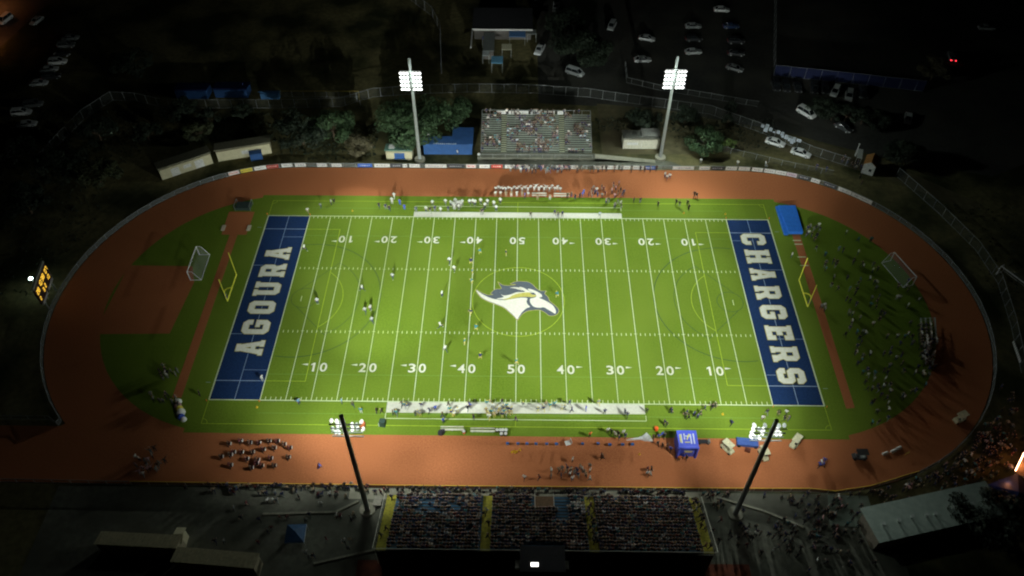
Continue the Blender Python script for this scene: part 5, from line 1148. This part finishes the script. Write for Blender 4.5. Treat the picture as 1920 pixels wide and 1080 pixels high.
for x, y, z in mus[:20]: STUFF.append((x, y, z+.02, math.pi/2, 1, 'sit', rp.choice(('grey', 'white', 'navy', 'black')), 'black'))
# standing along the near fence and on the concourse
fp = [(x, 915+rp.uniform(-2, 6)) for x in (395,410,428,436,450,462,470,500,512,520,528,540,547,556,566,572,580,590,606,612,622,632,648,660,668,690)]
crowd_px(fp, 'dark figure watching over the near fence from the concourse', 'people watching over the near fence', ['black', 'brown', 'navy', 'grey', 'tan'], ['black', 'navy'], ('stand', 'walk'), rz=0, stuff=True)
cp = [(380+x/5.647, 890+y/5.647) for x, y in ((95,200),(130,190),(310,200),(375,190),(340,215),(605,225),(650,215),(690,225),(780,215),(855,235),(975,195),(1030,260),(1185,190),(1235,240),(1275,235),(1355,230),(1415,250),(1425,220),(1525,260),(700,300),(750,300),(795,300),(1260,335),(480,330),(345,380),(420,480),(610,500),(830,480),(905,475),(1140,450),(1100,510),(1425,460),(1470,470),(1575,480),(1605,450),(1320,710),(1500,730),(1570,720),(1545,800),(240,730),(145,730),(600,740),(700,620),(740,590),(1100,850),(1140,900),(1180,880),(1740,170),(1750,200),(1830,210),(1890,210))]
crowd_px(cp, 'dark figure on the concourse left of the grandstand', 'people on the concourse left of the grandstand', ['black', 'navy', 'grey', 'tan', 'maroon', 'white'], ['black', 'navy', 'grey'], ('stand', 'walk'), stuff=True)

# ---- seated crowds and thronged corners: too many to count, one object each
def mass(name, label, items, seed):
    """items: (x,y,z,rz,scale,pose,top,bottom)"""
    import numpy as np
    r = random.Random(seed); tops = list(C.values()); mats = tops+[M_SKIN, M_SKIN2]+HAIR; key = {k: i for i, k in enumerate(C)}
    LOW = {}
    def low(pose):
        if pose in LOW: return LOW[pose]
        me = POSE[pose]; n = len(me.vertices); co = np.empty(n*3); me.vertices.foreach_get('co', co)
        L = [list(p.vertices) for p in me.polygons]; mi = np.array([p.material_index for p in me.polygons]); LOW[pose] = (co.reshape(-1, 3), L, mi); return LOW[pose]
    V = []; F = []; MI = []; base = 0
    for x, y, z, rz, s, pose, top, bot in items:
        co, L, mi = low(pose); c, d = math.cos(rz), math.sin(rz); q = co*(s*1.03)*np.array((1.16, 1.16, 1.0))
        V.append(np.stack([q[:, 0]*c-q[:, 1]*d+x, q[:, 0]*d+q[:, 1]*c+y, q[:, 2]+z], 1))
        F += [[i+base for i in f] for f in L]; base += len(co)
        lut = np.array([key[top], key[bot], len(tops)+(0 if r.random() < .7 else 1), len(tops)+2+r.choice((0, 0, 1, 1, 2)), key['black']]); MI.append(lut[mi])
    me = bpy.data.meshes.new(name); me.from_pydata(np.concatenate(V).tolist(), [], F)
    for m in mats: me.materials.append(m)
    me.polygons.foreach_set('material_index', np.concatenate(MI).astype('int32')); me.update()
    o = bpy.data.objects.new(name, me); COL.objects.link(o); return tag(o, label, 'crowd', kind='stuff')
rc = random.Random(21)
DARKS = ['black']*9+['navy']*3+['grey', 'brown', 'maroon', 'olive', 'teal']
it = []
for x, y, z, row in NSEATS:
    f = 1.0
    if x > 12: f = .98
    elif x < -4.3: f = .92
    else: f = .93
    # thinner patches with bare benches
    if -16 < x < -8 and row in (2, 3, 4, 5): f = .40
    if 6.2 < x < 8.4 and row < 8: f = .05
    if 8.4 < x < 11.2 and row in (2, 3, 4, 5, 6, 7): top = 'white'; f = .75
    if -20 < x < -17 and row > 10: f *= .8
    if 1.0 < x < 7.2 and row > 14: f = 0
    if rc.random() > f: continue
    t_ = rc.choice(DARKS) if rc.random() < .94 else rc.choice(['white', 'paleblue', 'grey', 'tan'])
    if 8.4 < x < 11.2 and row in (2, 3, 4, 5, 6) and rc.random() < .45: t_ = 'white'
    it.append((x+rc.uniform(-.1, .1), y+rc.uniform(-.08, .08), z, rc.uniform(-.3, .3), rc.uniform(.95, 1.08), 'sit', t_, rc.choice(['black', 'navy', 'grey', 'black'])))
for i in range(60):   # standing in the front and in the aisles
    a = rc.choice((-19.7, -4.3, 11.9, 28.7)); row = rc.randrange(0, 16)
    if a in (-19.7, -4.3) and rc.random() < .75: continue
    it.append((a+rc.uniform(-.5, .5), NB['y0']+row*NB['dy'], NB['z0']+row*NB['dz']+.1, rc.uniform(0, 6), 1, 'walk', rc.choice(DARKS), 'black'))
for i in range(120):
    x = rc.choice((rc.uniform(-19, 28), rc.uniform(-58, 34))); it.append((x, -41.95+rc.uniform(-.3, .2), .0, rc.uniform(-.5, .5), 1, 'stand', rc.choice(DARKS), 'black'))
for i in range(70):
    x = rc.uniform(-19, 28); it.append((x, -43.0+rc.uniform(-.25, .5), .05, rc.uniform(-.5, .5), 1, 'stand', rc.choice(DARKS), 'black'))
mass('grandstand_crowd', 'dense dark crowd seated in the home grandstand and standing along the near fence', it, 1)
it = []
for x, y, z, row in FSEATS:
    f = .30
    if 0 < x < 12: f = .46
    if -4 < x < 0 and row > 10: f = .55
    n = math.sin(x*1.1+row*.5)+math.sin(x*.45-row*.55)
    f *= max(0, .95+1.1*n)
    if rc.random() > f: continue
    t_ = rc.choice(['black', 'black', 'navy', 'grey', 'brown', 'olive', 'teal']) if rc.random() < .86 else rc.choice(['white', 'paleblue', 'grey', 'white'])
    it.append((x+rc.uniform(-.12, .12), y+rc.uniform(-.05, .05), z, math.pi+rc.uniform(-.4, .4), rc.uniform(.95, 1.05), 'sit', t_, rc.choice(['black', 'navy', 'grey'])))
for i in range(24):
    it.append((rc.uniform(-8, 16), 46.6+17*.62+rc.uniform(-.35, -.1), 1+17*.19+.0, rc.uniform(0, 6), 1, 'stand', rc.choice(['black', 'navy', 'grey', 'black', 'white']), 'black'))
mass('bleacher_crowd', 'scattered crowd seated in the far aluminium bleacher', it, 2)
it = []
def blob(cx, cy, sx, sy, n, ang=0.0):
    p = at(cx, cy)
    for i in range(n):
        u, v = rc.gauss(0, 1)*sx, rc.gauss(0, 1)*sy; x = p.x+u*math.cos(ang)-v*math.sin(ang); y = p.y+u*math.sin(ang)+v*math.cos(ang)
        if math.hypot(max(0, abs(x)-50), y) < 42.2 and not y < -42: continue
        t_ = rc.choice(DARKS) if rc.random() < .86 else rc.choice(['white', 'grey', 'tan', 'pink'])
        it.append((x, y, .0, rc.uniform(0, 6), rc.uniform(.93, 1.06), rc.choice(('stand', 'walk', 'stand')), t_, 'black'))
blob(1800, 870, 4.5, 2.6, 90, .75); blob(1850, 820, 4.0, 2.4, 55, .9); blob(1880, 870, 3.0, 3.0, 45); blob(1700, 905, 5.0, 1.0, 42, .2); blob(1630, 930, 3.2, 1.0, 20); blob(1760, 890, 3.5, 1.5, 30, .4)
blob(1545, 985, 2.6, 2.0, 40); blob(1480, 1000, 4.5, 1.6, 46); blob(1500, 945, 3.2, 1.0, 20, -.5); blob(1570, 960, 2.2, 2.2, 18); blob(1410, 1005, 2.2, 1.2, 16); blob(1455, 918, 3.5, .5, 10); blob(1370, 925, 3.5, .6, 12); blob(1345, 945, 1.2, 1.8, 14); blob(1900, 780, 3, 4, 16); blob(1240, 908, 10, .3, 26); blob(1560, 1045, 4, 1.2, 10)
mass('standing_crowd', 'throng standing round the near CHARGERS bend and the concourse beside the grandstand', it, 3)

for i in range(46):      # knot of musicians below the small bleacher
    q = at(rc.gauss(1737, 7), rc.gauss(672, 16)); STUFF.append((q.x, q.y, .03, rc.uniform(0, 6), 1, rc.choice(('stand', 'carry')), rc.choice(('grey', 'black', 'white', 'navy', 'grey')), 'black'))
for i in range(70):      # more of them spread over the end grass
    q = at(rc.uniform(1530, 1730), rc.uniform(450, 790)); d = math.hypot(max(0, q.x-50), q.y)
    if q.x < 62.5 or d > 30: continue
    STUFF.append((q.x, q.y, .03, rc.uniform(0, 6), 1, rc.choice(('stand', 'carry', 'walk')), rc.choice(('grey', 'black', 'white', 'navy', 'black')), 'black'))
mass('scattered_crowd', 'musicians and visitors scattered over the end grass, the fences and the concourse', STUFF, 4)

# ================================================================ SMALL THINGS BY THE TRACK
# folding chairs
for i, px in enumerate((951.5, 971, 988, 1005, 1025, 1043, 1092, 1121, 1143, 1167, 1185)):
    p = at(px, 835-abs(px-1043)*.01+(2 if px > 1130 else 0)); t = thing('folding_chair', 'blue folding chair, %s from the AGOURA side of the line on the near track' % ORD(i+1), 'chair', (p.x, p.y, .01), rp.uniform(-.3, .3), 'blue folding chairs on the near track')
    MB().box((0, 0, .45), (.48, .46, .06)).build('seat', cloth('chair_blue', (.03, .13, .42)), t); MB().box((0, -.24, .72), (.48, .05, .46)).build('backrest', cloth('chair_blue', (.03, .13, .42)), t)
    for x in (-.22, .22):
        for y in (-.22, .22): MB().tube((x, y, 0), (x, y, .45), .02, .02, 5).build('leg', M_GALV, t)
p = at(1067, 834); t = thing('folding_table', 'open white score table with a board in the line of blue chairs', 'table', (p.x, p.y, .01), .3)
MB().box((-.25, 0, .72), (.9, .9, .05)).build('table_top', M_WDOOR, t); MB().box((.35, .1, .95), (.05, .9, .5)).build('board', M_WDOOR, t)
for x in (-.6, .1):
    for y in (-.35, .35): MB().tube((x, y, 0), (x, y, .7), .02, .02, 5).build('leg', M_GALV, t)
M_CONE = mat('cone_yellow', (.85, .50, .03), .5)
def cone(px, py, lab, grp, m=None):
    p = at(px, py); tag(MB().box((0, 0, .03), (.34, .34, .05)).tube((0, 0, .05), (0, 0, .5), .14, .03, 8).build('traffic_cone', m or M_CONE, None, (p.x, p.y, .02)), lab, 'cone', grp)
for i, (px, py) in enumerate(((960,848),(964,846),(966,849),(969,847),(975,844))): cone(px, py, 'yellow cone, %s from the AGOURA side of the small pile on the near track' % ORD(i+1), 'yellow cones piled on the near track')
cone(1199, 852, 'yellow cone alone on the near track', None); cone(482, 764, 'orange marker on the grass under the AGOURA goal line', None); cone(1355, 777, 'yellow marker on the grass under the CHARGERS 10', None); cone(1360, 402, 'yellow marker beyond the far CHARGERS goal line', None); cone(1282, 400, 'yellow marker on the far sideline by the CHARGERS 10', None); cone(661, 396, 'orange marker on the far sideline by the AGOURA 10', None)
# benches and coolers on the near side
bench(848, 808, 4.0, 'long white bench on the near grass left of the helmets'); bench(905, 811, 4.2, 'long white bench on the near grass with helmets at its end')
p = at(827, 812); tag(MB().dome((0, 0, 0), .6, .7, 10, 4).box((.3, .2, .3), (.7, .5, .6)).build('equipment_bag', C['black'], None, (p.x, p.y, .02)), 'black bag at the left end of the long white bench', 'bag')
p = at(870, 812); tag(MB().tube((0, 0, 0), (0, 0, .55), .24, .26, 12).tube((0, 0, .55), (0, 0, .62), .27, .24, 12, mi=1).build('drink_cooler', [mat('cooler_red', (.75, .06, .03), .5), M_WDOOR], None, (p.x, p.y, .02)), 'red drink cooler by the long white bench', 'cooler')
p = at(1230, 806); tag(MB().tube((0, 0, 0), (0, 0, .6), .34, .36, 12).tube((0, 0, .6), (0, 0, .68), .37, .34, 12).build('drink_cooler', mat('cooler_orange', (.80, .12, .02), .5), None, (p.x, p.y, .02)), 'orange drink cooler above the blue inflatable tent', 'cooler')
for i, (px, py) in enumerate(((932,809),(938,809),(943,809),(949,809),(940,816),(948,816))):
    p = at(px, py); tag(MB().dome((0, 0, .5), .30, .30, 12, 4).box((0, 0, .25), (.42, .42, .5), mi=1).build('helmet_rack', [M_WDOOR, C['black']], None, (p.x, p.y, .02)), 'white helmet, %s of those stacked at the end of the near bench' % ORD(i+1), 'helmet', 'white helmets at the near bench')
# blue inflatable tent
p = at(1284, 852); t = thing('inflatable_tent', 'blue inflatable entrance tent with pale lettering on its roof', 'tent', (p.x+.1, p.y+1.1, 0))
M_INF = mat('inflatable_blue', (.08, .11, .62), .45, (.06, .09, .52), 1)
MB().box((0, 0, 1.5), (3.2, 3.0, 3.0)).box((0, 0, 3.05), (3.3, 3.2, .3)).build('tent_body', M_INF, t)
b = MB()
for x in (-1.55, 1.55):
    b.tube((x, -1.6, 0), (x, -1.6, 3.0), .26, .26, 10)
b.tube((-1.55, -1.6, 3.0), (1.55, -1.6, 3.0), .26, .26, 10); b.build('front_arch', M_INF, t)
def mark(segs, z, w, m, name, parent, vert=False):
    q = MB()
    for (x0, y0), (x1, y1) in segs:
        d = Vector((x1-x0, y1-y0, 0)); L = d.length; d.normalize(); n = Vector((-d.y, d.x, 0))*w/2
        A = [Vector((x0, y0, 0))-n, Vector((x1, y1, 0))-n, Vector((x1, y1, 0))+n, Vector((x0, y0, 0))+n]
        q.quad(*[(a.x, a.y, z) if not vert else (a.x, z, a.y) for a in A])
    return q.build(name, m, parent)
mark([((-1.0, .9), (-1.0, -.9)), ((1.05, 1.0), (1.05, -1.0)), ((-.5, 1.0), (-.5, -.2)), ((.55, .9), (.55, -1.0)), ((-.5, .5), (.5, .5))], 3.215, .22, mat('mark_white', (.75, .78, .85), .6), 'roof_mark', t)
mark([((-.15, -.2), (.35, .9)), ((-.55, -.7), (.3, -.7)), ((-1.2, .8), (-1.2, -.8))], 3.225, .22, mat('mark_yellow', (.78, .72, .12), .6), 'roof_mark', t)
mark([((-.7, 2.3), (.7, 2.3)), ((-.5, 2.0), (.6, 2.0))], -1.87, .2, mat('mark_yellow', (.78, .72, .12), .6), 'front_mark', t, True)
# white cover lying at the edge of the turf
p = at(1207, 824); b = MB(); tag(b.prism([(-3.0, -.25), (-.6, -.1), (.2, -.35), (1.5, -.5), (1.1, .5), (.55, 1.2), (-.2, .5), (-1.0, .2)], 0, .35).dome((.5, .1, .35), .6, .4, 8, 3).build('white_cover', mat('white_tarp', (.85, .85, .84), .5), None, (p.x, p.y, .02)), 'crumpled white cover at the edge of the grass left of the blue tent', 'cover')
p = at(1319, 831); t = thing('equipment_trolley', 'low dark trolley right of the blue inflatable tent', 'trolley', (p.x, p.y, .01))
MB().box((-.2, 0, .45), (1.5, .7, .35)).build('tray', C['black'], t); MB().box((.85, 0, .5), (.35, .6, .6)).build('box', C['grey'], t)
for x in (-.7, .7):
    for y in (-.3, .3): MB().tube((x, y-.04, .15), (x, y+.04, .15), .15, .15, 10).build('wheel', M_TYRE, t)
p = at(718, 797); t = thing('speaker_cabinet', 'dark green crate with a pale side on the near grass', 'crate', (p.x, p.y, .01), -.15)
MB().box((0, 0, .7), (1.0, .9, 1.4)).build('cabinet', mat('dark_green_case', (.03, .06, .05), .6), t); MB().box((-.56, 0, .5), (.10, .85, .9)).build('side_panel', mat('pale_panel_side', (.7, .8, .8), .5), t)  # dark case with a pale slab on one side
p = at(681, 802); tag(MB().box((0, 0, .55), (.75, 1.1, 1.1)).box((0, 0, 1.13), (.8, 1.15, .06)).build('orange_case', mat('orange_case', (.50, .14, .05), .6), None, (p.x, p.y, .01)), 'orange brown case beside the left near floodlight head', 'case')
# golf carts
def cart(px, py, deg, label, roofc=(.80, .76, .52), bodyc=(.74, .70, .46), dark=False):
    p = at(px, py, .9); t = thing('golf_cart', label, 'golf cart', (p.x, p.y, .01), math.radians(deg), 'golf carts by the track')
    m = mat('cart_cream' if not dark else 'cart_dark', bodyc, .4); mr = mat('cart_roof_cream' if not dark else 'cart_roof_dark', roofc, .4)
    loft([(-1.15, ringyz(.52, .25, .72)), (-.2, ringyz(.58, .22, .50)), (.45, ringyz(.58, .22, .42)), (.75, ringyz(.56, .24, .80)), (1.2, ringyz(.46, .30, .62))]).build('cart_body', m, t)
    MB().box((-.35, 0, .72), (.55, 1.05, .14)).box((-.62, 0, 1.0), (.12, 1.05, .45)).build('seat', mat('cart_seat', (.50, .46, .34), .6) if not dark else C['grey'], t)
    MB().prism([(-1.05, -.58), (.75, -.58), (.85, -.5), (.85, .5), (.75, .58), (-1.05, .58)], 1.82, 1.92).build('roof', mr, t)
    for x, x2 in ((-.95, -.95), (.72, .60)):
        for y in (-.5, .5): MB().tube((x, y, .6), (x2, y, 1.83), .025, .025, 5).build('strut', C['black'], t)
    for x in (-.8, .82):
        for y in (-.52, .52): MB().tube((x, y-.09, .22), (x, y+.09, .22), .22, .22, 12).build('wheel', M_TYRE, t)
    MB().tube((.42, .22, .8), (.34, .22, 1.02), .19, .19, 10).build('steering_wheel', C['black'], t)
cart(1365, 838, -52, 'cream golf cart right of the low dark trolley'); cart(1433, 850, -78, 'cream golf cart just behind the right near floodlight pole'); cart(1492, 828, 228, 'cream golf cart right of the right near floodlight tower'); cart(1801, 783, 205, 'pale golf cart alone in the dark of the CHARGERS bend')
cart(1613, 853, 180, 'dark utility cart on the track near the row of white bags', (.03, .03, .03), (.05, .05, .055), True)
p = at(1400, 833); t = thing('utility_cart', 'blue utility cart loaded with white helmets under the right near floodlight head', 'cart', (p.x, p.y, .01), -.1)
MB().box((0, 0, .55), (3.6, 1.4, .6)).build('cart_bed', mat('cart_blue', (.05, .10, .32), .5), t)
for x in (-1.4, 1.4):
    for y in (-.7, .7): MB().tube((x, y-.08, .28), (x, y+.08, .28), .28, .28, 12).build('wheel', M_TYRE, t)
p = at(1401, 846); tag(MB().box((0, 0, .3), (.9, .5, .6)).box((0, 0, .62), (.95, .55, .05)).build('equipment_case', mat('dark_red_case', (.10, .025, .015), .6), None, (p.x, p.y, .01), -.4), 'small dark red case left of the cream golf cart behind the pole', 'case')
for i, (x, y) in enumerate(((1562,178),(1580,172),(1598,165),(1650,152),(1668,145),(1685,138),(1708,122),(1725,115),(1738,108))):
    p = at(1380+x/5.647, 820+y/5.647); tag(MB().dome((0, 0, 0), .30, .35, 8, 3).build('white_bag', M_WDOOR, None, (p.x, p.y, .01)), 'small white bag, %s from the AGOURA side of the row on the dark track' % ORD(i+1), 'bag', 'row of small white bags on the dark track')
p = at(1700, 852); tag(MB().box((0, 0, .5), (.9, .08, .08)).tube((-.4, 0, 0), (-.4, 0, .5), .03, .03, 5).tube((.4, 0, 0), (.4, 0, .5), .03, .03, 5).build('hurdle', mat('hurdle_yellow', (.7, .55, .08), .5), None, (p.x, p.y, .01), .5), 'yellow hurdle at the end of the row of white bags', 'hurdle')
# pale stools and signs tied to the perimeter fence
r = random.Random(9)
SG = [(205,112,40,36),(262,120,46,60),(310,155,42,46),(245,165,52,40),(355,190,36,14),(408,190,46,40),(460,212,40,44),(465,245,34,30),(510,255,46,50),(560,258,50,36),(612,275,40,36),(560,290,60,38),(600,305,52,26),(672,298,60,36),(580,325,40,24)]
for i, (x, y, w, h) in enumerate(SG):
    p = at(1400+x/6.857, 220+y/6.857, 1.2); o = MB().box((0, 0, 0), (w/6.857/8.2, .05, max(.35, h/6.857/6.5))).box((0, -.03, 0), (w/6.857/8.2*.6, .012, .12), mi=1).build('fence_sign', [mat('pale_sign', (.60, .66, .74), .6), mat('sign_print', (.40, .45, .55), .6)], None, (p.x, p.y, 1.2), math.radians(-28))
    tag(o, 'pale poster, %s from the AGOURA side on the fence behind the two white sedans' % ORD(i+1), 'poster', 'pale posters on the fence behind the white sedans')
# gate visitors
crowd_px([(1578,305),(1582,300),(1588,308),(1594,313),(1600,316),(1606,310),(1603,320),(1612,318),(1530,318),(1548,322),(1614,348),(1612,335),(1290+145,318)], 'visitor', 'queue at the ticket booth', ['black', 'navy', 'grey', 'brown'], ['black', 'navy'], z=-.04)
crowd_px([(1434,312),(1382,311),(1313,307)], 'person', 'row of three behind the far fence', ['white'], ['grey'], z=-.04)
p = at(858, 290); person(p.x, p.y-.3, 'stand', 'white', 'navy', 'person in white before the deep blue canopy', z=-.04)
p = at(898, 297); person(p.x, p.y, 'stand', 'white', 'grey', 'person in white at the left corner of the far bleacher', z=-.04)
# food stalls with warm light at the right edge
p = at(1895, 890); t = thing('food_stall', 'food stall with a long warm lit tube at the right edge', 'stall', (p.x+1.8, p.y, 0), math.radians(50))
MB().box((0, 0, 2.5), (5, 2.6, .1)).build('roof', mat('stall_roof', (.25, .18, .12), .7), t)
for x in (-2.3, 2.3):
    for y in (-1.2, 1.2): MB().tube((x, y, 0), (x, y, 2.5), .04, .04, 5).build('leg', M_GALV, t)
MB().box((0, -1.2, .5), (4.6, .6, 1.0)).build('counter', mat('stall_counter', (.35, .22, .12), .7), t)
MB().tube((-2.2, 1.45, 2.62), (2.2, 1.45, 2.62), .09, .09, 8).build('light_tube', mat('warm_tube', (1, .6, .4), .5, emit=(1.0, .48, .28), es=9), t)
p = at(1877, 922); t = thing('festoon_lamp', 'small bright yellow lamp beside the large dark blue tent', 'lamp', (p.x, p.y, 0))
MB().tube((0, 0, 0), (0, 0, 2.2), .04, .04, 5).build('pole', M_GALV, t); MB().dome((0, 0, 2.2), .22, .25, 8, 4).build('bulb', mat('yellow_bulb', (1, .8, .3), .5, emit=(1.0, .72, .15), es=9), t)
for px, py, en in ((1897, 885, 200), (1874, 920, 90)):
    q = at(px, py); l = bpy.data.lights.new('stall_light', 'POINT'); l.energy = en; l.color = (1.0, .36, .12); l.shadow_soft_size = .3; o = bpy.data.objects.new('stall_light', l); COL.objects.link(o); o.location = (q.x, q.y, 3.4)
# letter banner outside the fence on the right
p = at(1898, 642, .6); q = at(1912, 682, .6); mid = (p+q)/2; d = q-p
t = MB().box((0, 0, 1.0), (d.length, .05, 1.0)); r = random.Random(4)
for i in range(10): t.box((-d.length/2+(i+.5)*d.length/10, -.04, 1.0), (d.length/10*.6, .02, .6), mi=1)
tag(t.build('long_banner', [mat('banner_dark', (.08, .08, .08), .6), mat('banner_pale_print', (.62, .62, .60), .6)], None, (mid.x, mid.y, 0), math.atan2(d.y, d.x)), 'long banner with pale block letters on the outer fence at the right edge', 'banner')
# low walls of the concourse
def wall(name, pts, h, m, label):
    b = MB()
    for p, q in zip(pts, pts[1:]):
        d = q-p; b.box(((p.x+q.x)/2, (p.y+q.y)/2, h/2), (d.length+.2, .35, h), rz=math.atan2(d.y, d.x))
    tag(b.build(name, m), label, 'wall')
wall('low_wall', [at(495, 966), at(630, 962), at(672, 942)], .5, mat('pale_wall', (.34, .33, .25), .8), 'low pale wall bending towards the left near floodlight tower')
wall('low_wall', [at(1345, 935), at(1430, 960), at(1505, 990)], .5, mat('pale_wall', (.34, .33, .25), .8), 'low pale wall running down from the grandstand to the field house')
wall('low_wall', [at(590, 1058), at(705, 1032)], .4, mat('pale_wall', (.34, .33, .25), .8), 'low pale wall at the lower left corner of the grandstand')
print('PEOPLE', NP[0])
